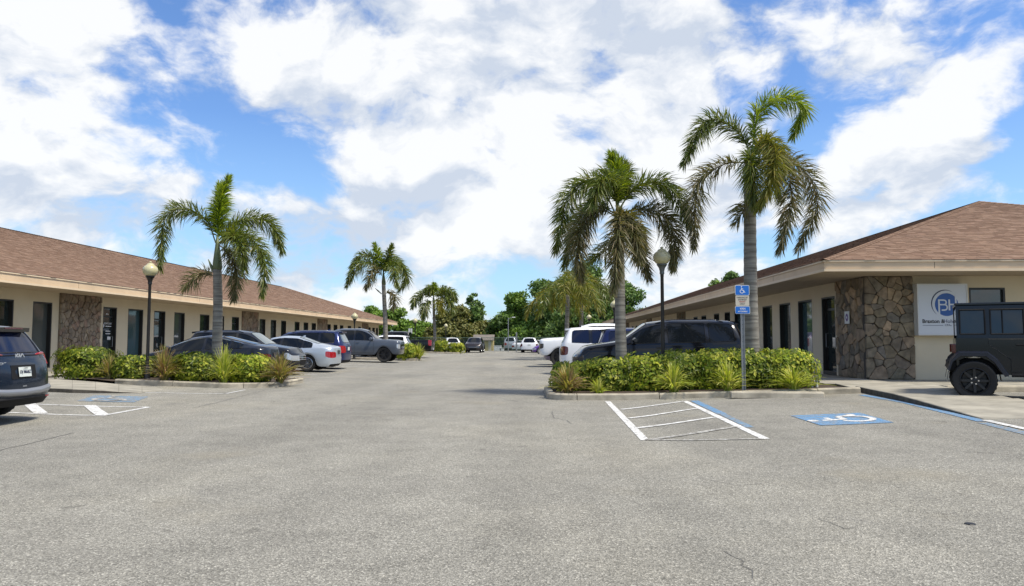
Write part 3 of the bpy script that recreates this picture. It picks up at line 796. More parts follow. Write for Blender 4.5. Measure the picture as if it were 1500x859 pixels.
def eaves(parent, x0, x1, y0, y1, zs, zt, wx0, wx1, wy0, wy1):
    """fascia boards, drip edge and soffit round the four sides"""
    H = zt-zs
    def ring(name, o0, o1, z0, z1, m):   # outer offset o0.. inner o1 (inward positive)
        sides = [((x0+o0, x1-o0, y0+o0, y0+o1)), ((x0+o0, x1-o0, y1-o1, y1-o0)), ((x0+o0, x0+o1, y0+o1, y1-o1)), ((x1-o1, x1-o0, y0+o1, y1-o1))]
        for sx0, sx1, sy0, sy1 in sides: MB().box(sx0, sx1, sy0, sy1, z0, z1).build(name, m, parent)
    ring('drip_edge', -.03, .02, zt-.045, zt-.004, MT['fascia_light'])
    ring('fascia_board', .0, .03, zs+.075, zt-.047, MT['fascia'])
    ring('fascia_trim', -.02, .03, zs, zs+.07, MT['fascia_light'])
    for a in ((x0+.03, x1-.03, y0+.03, wy0+.02), (x0+.03, x1-.03, wy1-.02, y1-.03), (x0+.03, wx0+.02, wy0+.02, wy1-.02), (wx1-.02, x1-.03, wy0+.02, wy1-.02)):
        MB().box(*a, zs+.015, zs+.035).build('soffit', MT['soffit'], parent)
    # board butt joints
    y = y0+3
    j = MB()
    while y < min(y1, 60):
        j.box(x1-.001, x1+.002, y, y+.012, zs+.08, zt-.05) ; j.box(x0-.002, x0+.001, y+1.3, y+1.312, zs+.08, zt-.05); y += 4.9
    x = x0+2.9
    while x < x1: j.box(x, x+.012, y0-.002, y0+.001, zs+.08, zt-.05); x += 4.9
    j.build('board_joint', MT['underlay'], parent)

def right_building():
    t = thing('office_building', 'low cream office building at right with stone clad corner and brown hip roof', 'building', (0,0,0), 0)
    zs, zt = 3.2, 3.5; x0, y0 = 7.69, 20.0; wd = 20.3; x1, y1 = x0+wd, 88.0
    wx1 = x1-1.88; wy1 = y1-1.8
    # west wall
    fr = Frame((RW, RY, 0), (0,1,0), (-1,0,0))
    def yd(px): return RW*1080/(px-788.0)
    O = [(24.1,25.24,'door'),(26.1,27.5,'w'),(28.3,29.6,'w'),(30.5,31.8,'w'),(32.9,34.0,'w'),(35.2,36.3,'w'),(37.1,38.2,'w'),(39.3,40.5,'w'),(42.3,43.6,'w'),(44.6,45.8,'door'),
         (48.2,50.7,'stone'),(52.0,53.2,'w'),(54.6,55.8,'w'),(57.2,58.4,'w'),(59.8,61.0,'w'),(62.4,65.0,'stone'),(66.4,67.6,'w'),(69,70.2,'w'),(71.6,72.8,'w'),(74.4,75.6,'w'),(77.8,80.4,'stone'),(81.6,82.8,'w'),(84,85.0,'w')]
    ops = [(a-RY, b-RY, (RZ if k == 'door' else .30), 2.79) for a, b, k in O if k != 'stone']
    wall_run(t, fr, wy1-RY, .0, zs+.015, ops)
    gl = [MT['pane'], MT['pane3'], MT['pane'], MT['pane']]; i = 0
    for a, b, k in O:
        if k == 'stone': stone_panel(t, fr, a-RY, b-RY, RZ+.03, zs+.01, 60, int(a), (None, MT['mortar'], MT['stone_i']), False); continue
        opening(t, fr, a-RY, b-RY, (RZ+.03 if k == 'door' else .30), 2.79, 'door' if k == 'door' else 'window', gl[i % 4]); i += 1
    stone_panel(t, fr, -.015, 2.08, RZ+.03, zs+.01, 84, 5, (MT['stone_o'], MT['mortar']), True, 1.15)
    # white corner trim beside the door
    mb = MB(); fr.box(mb, 2.10, 2.16, 0, .03, RZ+.03, zs+.01); mb.build('corner_trim', MT['stucco'], t)
    # south wall
    fs_ = Frame((RW+.251, RY, 0), (1,0,0), (0,-1,0))
    wl = wx1-RW-.251
    a, b = X(1422, RY)-RW-.251, X(1475.5, RY)-RW-.251
    wall_run(t, fs_, wl, .0, zs+.015, [(a, b, 1.0, 2.88), (a+5, b+5, 1.0, 2.88), (a+9.5, b+9.5, 1.0, 2.88)])
    for q in (0, 5, 9.5): opening(t, fs_, a+q, b+q, 1.0, 2.88, 'window', MT['pane'], .12)
    stone_panel(t, Frame((RW, RY, 0), (1,0,0), (0,-1,0)), -.085, X(1338.6, RY)-RW, RZ+.03, zs+.01, 74, 9, (MT['stone_o'], MT['mortar']), True, 1.0)
    # other walls
    MB().box(wx1-.25, wx1, RY+.252, wy1, 0, zs+.015).build('wall', MT['stucco'], t)
    MB().box(RW+.251, wx1-.251, wy1-.25, wy1, 0, zs+.015).build('wall', MT['stucco'], t)
    eaves(t, x0, x1, y0, y1, zs, zt, RW-.0, wx1, RY, wy1)
    hip_roof(t, x0-.035, x1+.035, y0-.035, y1+.035, zt, .338, 'SW', 300)
    return t
right_building()
def left_building():
    t = thing('office_building', 'long low cream office building on the left with tan stone panels and brown shingle roof', 'building', (0,0,0), 0)
    zs, zt = 3.2, 3.55; x1 = -17.03; x0 = x1-21; y0, y1 = 9.0, 88.8; WX = -18.8; wx0 = x0+1.77; wy0, wy1 = y0+1.8, 86.6
    fr = Frame((WX, wy0, 0), (0,1,0), (1,0,0))
    O = [(12.2,14.8,'stone'),(15.9,17.05,'w'),(18.4,19.6,'w'),(20.5,21.7,'door'),(22.5,23.7,'w'),(24.6,25.8,'w'),(26.8,27.9,'w2'),(28.3,31.0,'stoneN'),(31.25,32.3,'doorL'),(33.2,34.5,'w3'),(35.5,36.6,'door'),(37.5,38.65,'w2'),(40.4,41.6,'w'),
         (42.5,43.6,'w'),(44.7,45.8,'door'),(46.2,48.9,'stoneM'),(49.2,50.3,'w2'),(51.3,52.4,'w2'),(53.4,54.5,'w'),(56.4,57.6,'w'),(58.6,59.8,'w'),(60.7,61.9,'w'),(62.3,65,'stone'),
         (65.2,66.4,'w'),(67.3,68.6,'w'),(69.5,70.7,'w'),(72.4,73.7,'w'),(76.6,77.8,'w'),(78.3,81,'stone'),(81.1,82.4,'w'),(83.2,84.5,'w'),(85.1,86.2,'w')]
    z0 = .14
    ops = [(a-wy0, b-wy0, (.17 if 'door' in k else .30), 2.81) for a, b, k in O if 'stone' not in k]
    wall_run(t, fr, wy1-wy0, 0, zs+.015, ops)
    for a, b, k in O:
        if 'stone' in k:
            stone_panel(t, fr, a-wy0, b-wy0, .175, zs+.01, 210 if k == 'stoneN' else 90, int(a)+1, (MT['stone2_o'], MT['mortar2'], MT['stone2_i']), k == 'stoneN', 2.4); continue
        gls = MT['pane2'] if k == 'w2' else MT['pane3'] if k == 'w3' else MT['pane']
        o = opening(t, fr, a-wy0, b-wy0, .175 if 'door' in k else .30, 2.81, 'door' if 'door' in k else 'window', gls)
        if k == 'doorL':     # emblem and lines of lettering on the glass
            n0 = -.2+.048
            def plane(u0, u1, za, zb, m_=None, nm='window_lettering'):
                q = MB(); fr.box(q, u0, u1, n0, n0+.003, za, zb); q.build(nm, m_ or MT['white'], o)
            ua = a-wy0
            q = MB(); c_ = (ua+.25, 1.99); pts = [(c_[0]+(.095 if i % 2 else .125)*cos(pi*i/4), c_[1]+(.10 if i % 2 else .16)*sin(pi*i/4)) for i in range(8)]
            pin = [(c_[0]+.04*cos(pi*i/4), c_[1]+.045*sin(pi*i/4)) for i in range(8)]
            vs = [fr.p(p[0], n0+.003, p[1]) for p in pts]+[fr.p(p[0], n0+.003, p[1]) for p in pin]
            q.add(vs, [(i, (i+1) % 8, 8+(i+1) % 8, 8+i) for i in range(8)]); q.build('window_emblem', MT['white'], o)
            rot = (pi/2, 0, pi/2)
            text_obj('window_lettering', 'SUNCOAST', .125, MT['white'], o, fr.p(ua+.66, n0+.004, 2.09), rot)
            for za, ua0, ub0 in ((1.955,.46,.88),(1.74,.48,.82),(1.63,.47,.84),(2.49,.46,.66)): plane(ua+ua0, ua+ub0, za, za+.035)
            plane(ua+.62, ua+.86, 1.38, 1.52)
    # remaining walls
    MB().box(wx0, WX-.251, wy0, wy0+.25, 0, zs+.015).build('wall', MT['stucco'], t); MB().box(wx0, wx0+.25, wy0+.251, wy1, 0, zs+.015).build('wall', MT['stucco'], t)
    MB().box(wx0+.251, WX-.251, wy1-.25, wy1, 0, zs+.015).build('wall', MT['stucco'], t)
    eaves(t, x0, x1, y0, y1, zs, zt, wx0, WX, wy0, wy1)
    hip_roof(t, x0-.035, x1+.035, y0-.035, y1+.035, zt, .338, 'ES')
    return t
left_building()
# ------------------------------------------------------------------ vegetation
def catmull(P, n):
    P = [Vector(p) for p in P]; Q = [P[0]*2-P[1]]+P+[P[-1]*2-P[-2]]; out = []
    for i in range(1, len(Q)-2):
        for k in range(n):
            t = k/n; a, b, c, d = Q[i-1], Q[i], Q[i+1], Q[i+2]
            out.append(.5*((2*b)+(c-a)*t+(2*a-5*b+4*c-d)*t*t+(3*b-a-3*c+d)*t**3))
    out.append(P[-1]); return out
def frond(parent, pts, m, seed, leaf=.42, n=300, w=.028, bare=.1, flat=0, mstalk=None, stalk=.022):
    """foxtail plume: leaflets set all round the rachis"""
    r = random.Random(seed); C = catmull(pts, 8); L = [0]
    for a, b in zip(C, C[1:]): L.append(L[-1]+(b-a).length)
    T = L[-1]; mb = MB()
    mb.tube(C[::2]+([C[-1]] if (len(C)-1) % 2 else []), [stalk*(1-.85*i/(len(C)//2)) for i in range(len(C[::2])+(1 if (len(C)-1) % 2 else 0))], 5)
    j = 0
    for i in range(n):
        s = T*(bare+(1-bare)*(i+r.random())/n)
        while j < len(L)-2 and L[j+1] < s: j += 1
        f = (s-L[j])/max(1e-6, L[j+1]-L[j]); p = C[j].lerp(C[j+1], min(1, f)); tn = (C[j+1]-C[j]).normalized()
        u = s/T
        a = tn.cross(Vector((0,0,1)));
        if a.length < .2: a = tn.cross(Vector((1,0,0)))
        a.normalize(); b = a.cross(tn).normalized()
        if flat: ph = (0 if r.random() < .5 else pi)+r.gauss(0, flat)
        else: ph = r.uniform(0, 2*pi)
        rad = a*cos(ph)+b*sin(ph)
        ang = radians(r.uniform(36, 74))*(1-.55*max(0, u-.6)/.4)
        d = (tn*cos(ang)+rad*sin(ang)).normalized()
        l = leaf*(.45+.75*min(1, (u-bare)*4+.15))*(1-.55*max(0, (u-.55)/.45))*r.uniform(.75, 1.15)
        q = d.cross(Vector((r.uniform(-1,1), r.uniform(-1,1), r.uniform(-1,1)))).normalized()*w*r.uniform(.7, 1.2)/2
        p1 = p+d*l*.5; p2 = p+d*l+Vector((0,0,-1))*l*l*.45
        mb.add([p-q*.5, p+q*.5, p1+q, p1-q, p2], [(0,1,2,3),(3,2,4)])
    return mb.build('frond', m, parent, recalc=False)
def palm(name, label, px, Yd, yb_crown, ybase_z, r0, r1, fronds, seed, shaft=.9, spear=None, lean=0, n=640, leaf=.46, w=.027, group='foxtail palms in the planted islands', extra=None):
    """fronds: (list of (px,py,dy), material key, n factor)"""
    b = at(px, 520, Yd); bx = b.x; z0 = ybase_z; ct = at(px+lean, yb_crown, Yd); H = ct.z-z0
    t = thing(name, label, 'palm tree', (bx, Yd, z0), 0, group); o = Vector((bx, Yd, z0))
    mb = MB(); k = 44; pts = []; rs = []; Hs = H-shaft; dx = ct.x-bx
    for i in range(k+1):
        u = i/k; pts.append((dx*u*Hs/H+.01*sin(u*7+seed), .012*cos(u*5+seed), Hs*u-(.1 if i == 0 else 0)))
        rs.append((r0*(1+.22*exp(-u*9)) * (1-u)+r1*u)*(1.035 if i % 2 else .985))
    mb.tube(pts, rs, 14); mb.build('trunk', MT['palm_trunk'], t, smooth=True)
    mb = MB(); pts = [(dx*(Hs+shaft*u)/H, 0, Hs+shaft*u) for u in (-.02,.05,.2,.5,.8,1.08)]
    mb.tube(pts, [r1*1.0, r1*1.12, r1*1.1, r1*.8, r1*.5, r1*.25], 12); mb.build('crownshaft', MT['crownshaft'], t, smooth=True)
    for i, (P, mk, nf) in enumerate(fronds):
        pts = [at(p[0], p[1], Yd+p[2])-o for p in P]
        frond(t, pts, MT[mk], seed*31+i, leaf, int(n*nf), w, flat=.9 if mk == 'frond_flat' else 0)
    if spear:
        q = MB(); a, c = at(*spear[0], Yd)-o, at(*spear[1], Yd)-o; q.tube([a, a.lerp(c, .5), c], [.022, .014, .004], 5); q.build('spear_leaf', MT['crownshaft'], t)
    if extra:
        for (p, q_) in extra:
            e = MB(); a, c = at(*p, Yd)-o, at(*q_, Yd)-o; e.tube([a, a.lerp(c, .5), c], [.03, .05, .01], 6); e.build('flower_sheath', MT['crownshaft'], t, smooth=True)
    return t
Z18 = g(5)+.1
palm('foxtail_palm', 'tallest foxtail palm, behind the accessible parking sign at the right end of the hedge', 1101, 18.6, 222, g(5.4)+.08, .18, .142, [
    ([(1101,225,0),(1105,200,0),(1112,163,.05),(1145,144,0),(1177,157,-.1),(1162,200,-.15)], 'frond_new', 1.15),
    ([(1099,232,0),(1090,205,.1),(1064,181,.1),(1033,180,0),(1002,240,-.1)], 'frond', 1.1),
    ([(1097,240,0),(1084,238,-.1),(1056,243,-.3),(1022,275,-.4),(1016,362,-.4)], 'frond_old', .8),
    ([(1104,232,0),(1118,205,-.5),(1136,222,-1.0),(1128,270,-1.3),(1112,306,-1.2)], 'frond_yel', 1.1),
    ([(1103,238,0),(1122,234,-.3),(1152,243,-.6),(1158,298,-.7),(1143,367,-.7)], 'frond_old', 1.0),
    ([(1104,236,0),(1138,230,.3),(1177,250,.5),(1197,298,.5),(1169,367,.5)], 'frond_old', 1.0),
    ([(1100,236,0),(1112,212,.6),(1135,235,1.0),(1142,290,1.1)], 'frond', .9),
    ([(1100,240,0),(1099,232,-.6),(1102,262,-.9),(1104,300,-.8)], 'frond', .8),
    ([(1099,285,0),(1092,305,-.25),(1079,325,-.3)], 'frond_old', .22)], 1, .75, ((1103,190),(1110,134)), -4)
palm('foxtail_palm', 'bushy foxtail palm with drooping dark fronds standing left in the right island hedge', 911, 18.7, 300, g(2.2)+.08, .145, .118, [
    ([(904,305,0),(905,279,.05),(902,250,.1),(896,228,.1)], 'frond_new', 1.2),
    ([(905,305,0),(910,275,.2),(914,250,.4),(905,232,.6)], 'frond', 1.0),
    ([(904,307,0),(897,265,-.4),(880,266,-.8),(864,303,-1)], 'frond', 1.1),
    ([(901,312,0),(884,280,0),(862,265,0),(832,290,0),(814,367,0)], 'frond', 1.2),
    ([(901,316,0),(880,308,-.2),(860,320,-.4),(846,355,-.5),(850,408,-.5)], 'frond_old', 1.1),
    ([(902,314,0),(874,302,.5),(844,328,.8),(827,388,.8)], 'frond', 1.0),
    ([(906,308,0),(930,276,0),(965,267,0),(992,286,0),(1009,332,0)], 'frond', 1.2),
    ([(908,312,0),(942,307,.1),(972,317,.2),(988,345,.2),(986,391,.2)], 'frond_old', 1.1),
    ([(905,312,0),(908,318,-.7),(904,360,-1.0),(899,425,-1.0)], 'frond_old', 1.1),
    ([(907,312,0),(922,322,-.5),(933,350,-.8),(936,380,-.8)], 'frond_old', .9),
    ([(906,312,0),(925,330,.5),(935,360,.6),(950,406,.6)], 'frond_old', .8),
    ([(904,340,0),(885,366,.1),(866,382,.1)], 'frond', .25)], 2, .6, ((902,240),(901,218)), -6)
palm('foxtail_palm', 'foxtail palm in the left island in front of the two dark cars', 319.5, 22.3, 350, g(-9.5)+.08, .16, .125, [
    ([(319,355,0),(320,325,0),(325,292,0),(335,262,0)], 'frond_new', 1.2),
    ([(319,355,0),(321,325,.2),(322,300,.3),(322,272,.4)], 'frond_new', .9),
    ([(316,356,0),(302,322,0),(272,307,0),(243,318,0),(234,394,-.1)], 'frond', 1.25),
    ([(321,352,0),(345,326,.2),(377,320,.3),(402,336,.3),(413,368,.3)], 'frond', 1.1),
    ([(321,356,0),(345,340,-.5),(372,355,-.9),(388,385,-1.1),(384,432,-1.1)], 'frond', 1.2),
    ([(322,358,0),(336,345,-.6),(352,360,-1.1),(358,395,-1.2)], 'frond', .9),
    ([(322,360,0),(336,372,-.3),(346,401,-.5),(342,437,-.5)], 'frond_old', .9),
    ([(316,406,0),(300,400,0),(285,406,-.1),(270,422,-.1)], 'frond_old', .3)], 3, .95, None, -1, extra=[((315,403),(305,380))])
palm('foxtail_palm', 'foxtail palm behind the bonnet of the grey pickup on the left', 566, 49.8, 398, g(-10.5)+.08, .175, .13, [
    ([(559,402,0),(556,380,0),(549,358,0)], 'frond_new', .8),
    ([(561,402,0),(568,380,0),(574,360,0)], 'frond', .9),
    ([(559,402,0),(548,378,0),(529,374,0),(515,392,0)], 'frond', .9),
    ([(559,403,0),(542,385,-.4),(520,394,-.6),(508,419,-.6)], 'frond', .9),
    ([(559,404,0),(548,395,-.8),(536,422,-1.2)], 'frond_old', .7),
    ([(562,403,0),(577,384,.2),(593,398,.3),(596,411,.3),(585,427,.3)], 'frond', .9),
    ([(562,403,0),(574,390,-.7),(582,420,-1.2)], 'frond', .7),
    ([(561,403,0),(570,382,.7),(584,384,1.2),(592,400,1.3)], 'frond', .7),
    ([(563,432,0),(571,428,0),(578,438,0),(575,452,0)], 'frond_old', .4)], 4, .9, None, -4.5, n=420, leaf=.62, w=.055, extra=[((559,431),(549,422))])
palm('foxtail_palm', 'farthest foxtail palm on the left beside the white hatchback', 637.5, 76.5, 433, g(-10)+.08, .17, .13, [
    ([(635,436,0),(636,417,0)], 'frond_new', .6), ([(635,436,0),(630,422,-.5),(624,424,-.8)], 'frond', .6),
    ([(635,438,0),(622,430,0),(610,436,0),(604,450,0)], 'frond', .8), ([(635,440,0),(624,447,-.5),(620,465,-.6)], 'frond', .7),
    ([(639,436,0),(652,426,0),(662,429,0),(667,440,0)], 'frond', .8), ([(640,438,0),(656,438,-.3),(664,458,-.5)], 'frond', .7),
    ([(638,438,0),(645,445,-.8),(645,460,-1)], 'frond_yel', .6), ([(639,437,0),(648,424,1),(655,432,1.3)], 'frond', .6)], 5, .8, ((635,420),(634,407)), -2.5, n=320, leaf=.85, w=.09, extra=[((633,452),(627,448))])
def queen_palm(px, Yd, ycrown, ybase, R, seed, label, n=16):
    b = at(px, ycrown, Yd); z0 = g(b.x)+.05; t = thing('queen_palm', label, 'palm tree', (b.x, Yd, z0), 0, 'queen palms behind the right island'); r = random.Random(seed); H = b.z-z0
    mb = MB(); mb.tube([(0.01*i, 0, H*i/12) for i in range(13)], [.17-.03*i/12 for i in range(13)], 10); mb.build('trunk', MT['palm_trunk'], t, smooth=True)
    for i in range(n):
        a = 2*pi*i/n+r.uniform(-.2,.2); el = r.uniform(.1, 1.25); L = R*r.uniform(.85, 1.15); d = Vector((cos(a), sin(a), 0))
        P = [Vector((.1,0,H))]
        P.append(P[0]+d*L*.35*cos(el)+Vector((0,0,L*.45*sin(el)))); P.append(P[0]+d*L*.75*(.35+.65*cos(el))+Vector((0,0,L*(.42*sin(el)-.18)))); P.append(P[0]+d*L*(.55+.4*cos(el))+Vector((0,0,L*(.15*sin(el)-.52))))
        frond(t, P, MT['frond_yel'] if r.random() < .45 else MT['frond'], seed*100+i, .62, 130, .06, .12)
    return t
queen_palm(829, 52, 432, 487, 2.9, 21, 'left one of the two weeping yellow green palms behind the white pickup')
queen_palm(850, 57, 424, 487, 3.2, 22, 'right one of the two weeping yellow green palms, nearer the far lamps')

def shrub(label, px, py, w, d, h, seed, Yd=None, n=1500, mk='leaf', leaf=.085, group='variegated schefflera shrubs', wide=None):
    p = gp(px, py, .1)
    if Yd: q = at(px, py, Yd); p = Vector((q.x, Yd, g(q.x)+.1))
    t = thing('schefflera_shrub', label, 'shrub', p, 0, group); r = random.Random(seed)
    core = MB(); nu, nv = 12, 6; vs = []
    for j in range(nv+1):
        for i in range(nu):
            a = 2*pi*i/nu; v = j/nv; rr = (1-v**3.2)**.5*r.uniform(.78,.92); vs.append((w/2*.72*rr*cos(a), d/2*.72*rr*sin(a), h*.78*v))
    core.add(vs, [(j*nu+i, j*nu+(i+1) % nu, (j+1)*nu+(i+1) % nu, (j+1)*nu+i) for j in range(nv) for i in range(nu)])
    core.build('shade_core', MT['core'], t)  # near-black hull, not stems: shade in the leaf gaps put into its colour
    mb = MB(); bumps = [(r.uniform(0,2*pi), r.uniform(.2,1), r.uniform(.82,1.18)) for _ in range(14)]
    for i in range(n):
        # point on a boxy dome
        a = r.uniform(0, 2*pi)
        if sin(a) > .55 and r.random() < .5: a = -a
        v = r.random()**.8; ca, sa = cos(a), sin(a); k = 2.6
        rr = (abs(ca)**k+abs(sa)**k)**(-1/k); top = (1-v**4.5)**.33
        f = 1
        for (ba, bv, bf) in bumps:
            if abs((a-ba+pi) % (2*pi)-pi) < .5 and abs(v-bv) < .25: f *= bf**.5
        rad = rr*top*(r.uniform(.70, 1.04) if r.random() < .8 else r.uniform(1.0,1.12))*f; P = Vector((w/2*rad*ca, d/2*rad*sa, h*(.02+.98*v)*(.94+.1*f)*r.uniform(.93, 1.03)))
        if v > .93 or r.random() < .28:   # crown top
            u1, u2 = r.uniform(-1,1), r.uniform(-1,1); u1 *= .9; u2 *= .9
            tt = max(abs(u1), abs(u2)); P = Vector((w/2*u1, d/2*u2, h*(1-.22*tt**3)*(r.uniform(.84,1.03) if r.random() < .85 else r.uniform(1.02,1.14))))
        nrm = (Vector((P.x/(w/2)**1, P.y/(d/2)**1, (P.z-h*.3)/h*1.3))).normalized()
        nl = r.choice((4,5,6)); l0 = leaf*r.uniform(.7,1.2); a0 = r.uniform(0, 6)
        e1 = nrm.cross(Vector((r.uniform(-1,1), r.uniform(-1,1), .3))).normalized(); e2 = nrm.cross(e1)
        for q in range(nl):   # one rosette of leaves
            th = a0+2*pi*q/nl; dd = (e1*cos(th)+e2*sin(th))*.9+nrm*.32; dd.normalize(); sd = dd.cross(nrm).normalized()*l0*.24
            b0 = P+dd*l0*.15; mb.add([b0, P+dd*l0*.55+sd, P+dd*l0*1.05-nrm*l0*.18, P+dd*l0*.55-sd], [(0,1,2,3)])
    mb.build('foliage', MT[mk], t, recalc=False); return t
def clump(label, px, py, h, spread, seed, Yd=None, n=170, mk='blade', w=.036, group='spiky flax clumps'):
    p = gp(px, py, .1)
    if Yd: q = at(px, py, Yd); p = Vector((q.x, Yd, g(q.x)+.1))
    r = random.Random(seed); mb = MB()
    for i in range(n):
        a = r.uniform(0, 2*pi); e = r.uniform(.0, 1)**.8; L = h*r.uniform(.7, 1.25); d = Vector((cos(a), sin(a), 0)); out = spread*e*r.uniform(.7, 1.15)
        b = d*r.uniform(0,.09); N_ = 5; pts = []
        top = L*(1-.45*e*e)
        for k in range(N_+1):
            t = k/N_; pts.append(b+d*out*(t**1.5)+Vector((0,0, top*(1.55*t-.55*t*t*(1+1.1*e*e)) ))+Vector((-d.y, d.x, 0))*r.uniform(-.012,.012))
        q = Vector((-d.y, d.x, 0)); q = (q*cos(r.uniform(-1,1))+Vector((0,0,1))*.3*r.uniform(-1,1)).normalized()*w/2; vs = []
        for k, P in enumerate(pts):
            ww = 1-.8*(k/N_)**2; P = Vector((P.x, P.y, max(P.z, -.03))); vs += [P-q*ww, P+q*ww]
        mb.add(vs, [(2*k, 2*k+1, 2*k+3, 2*k+2) for k in range(N_)])
    t = thing('flax_clump', label, 'grass clump', p, 0, group); mb.build('blades', MT[mk], t, recalc=False); return t
def plants():
    # right island hedge: seven shrubs grown together
    Y = 18.6
    X0, X1 = .55, 6.75
    spec = [(.95,1.1,.62,'at the left end of the right hedge'),(1.75,1.25,.74,'before the bushy palm trunk in the right hedge'),(2.65,1.2,.80,'between bushy palm and lamp in the right hedge'),
            (3.55,1.2,.84,'around the foot of the black lamp post in the right hedge'),(4.45,1.2,.86,'between the lamp post and the parking sign in the right hedge'),(5.3,1.15,.86,'just behind the accessible parking sign post'),(6.2,1.25,.84,'at the far right end of the right hedge by the building')]
    for i, (x, w, h, lab) in enumerate(spec):
        shrub('green and yellow schefflera '+lab, 788+x*1080/Y, 570, w*1.10, 1.65 if i else 1.35, h, 40+i, Yd=Y+(.1 if i else .2), n=620, mk='leaf_bright' if i % 2 == 0 else 'leaf', leaf=.135)
    for px, h, s, n, sd, lab in ((832,.56,.62,230,1,'wide flax clump at the left tip of the right island'),(877,.34,.36,70,2,'smallest flax clump on the right island, second from its left tip'),(987,.60,.58,190,3,'bright yellow flax clump in front of the lamp post in the right island'),
                              (1066,.58,.60,170,4,'flax clump just left of the accessible parking sign post'),(1163,.50,.72,190,5,'flax clump at the right end of the hedge behind the wheel stop')):
        clump(lab, px, 574, h*1.12, s*1.1, sd, Yd=17.32 if px > 850 else 17.45, n=n, mk='blade' if sd in (3, 4) else 'blade_dry' if sd == 1 else 'blade')
    # left island
    shrub('roundest schefflera shrub in front of the tan stone panel and glass door', 127, 560, 1.65, 1.5, .84, 60, Yd=23.0, n=800, leaf=.14)
    shrub('low dark schefflera shrub just left of the near left lamp', 196, 565, 1.0, 1.2, .62, 61, Yd=22.3, n=480, leaf=.135)
    shrub('schefflera shrub left of the palm trunk on the left island', 288, 566, 1.25, 1.3, .74, 62, Yd=21.95, n=560, leaf=.14, mk='leaf')
    shrub('bright yellow green schefflera shrub right of the palm trunk on the left island', 367, 566, 1.15, 1.2, .74, 63, Yd=21.85, n=560, leaf=.14, mk='leaf_bright')
    shrub('dark schefflera shrub at the back of the left island behind the palm trunk', 335, 566, 1.5, .8, .72, 64, Yd=23.1, n=300, leaf=.14)
    shrub('dark schefflera shrub at the back of the left island behind the lamp post', 235, 566, 1.3, .8, .62, 65, Yd=23.1, n=260, leaf=.14)
    clump('flax clump right of the roundest shrub on the left island', 160, 565, .68, .55, 11, Yd=22.0, n=140, mk='blade_dry', w=.030)
    clump('big shaggy flax clump with dry pinkish blades right of the left lamp post', 240, 570, .92, .82, 12, Yd=21.15, n=330, mk='blade_dry', w=.030)
    clump('tall flax clump in front of the palm trunk on the left island', 327, 570, .98, .70, 13, Yd=21.05, n=240, mk='blade', w=.030)
    clump('flax clump spilling over the rounded right tip of the left island', 410, 562, .78, .92, 14, Yd=21.5, n=360, mk='blade_dry', w=.030)
    # far islands
    for px, Yd, h, s, mk, lab in ((595,49.2,1.0,.9,'leaf_bright','yellow green shrub in front of the white crossover on the second left island'),):
        shrub(lab, px, 520, 1.3, 1.2, .95, 70, Yd=Yd, n=420, mk=mk, leaf=.16)
    clump('yellow flax clump at the tip of the second left island', 614, 523, .95, .95, 15, Yd=49.4, n=170, mk='blade', w=.05)
    shrub('small shrub left in the farthest left island beside the palm', 646, 514, 1.6, 1.4, 1.1, 71, Yd=76, n=260, mk='leaf_bright', leaf=.22)
    shrub('small shrub at the tip of the farthest left island', 668, 514, 1.7, 1.4, .9, 72, Yd=76, n=260, mk='leaf_bright', leaf=.22)
plants()

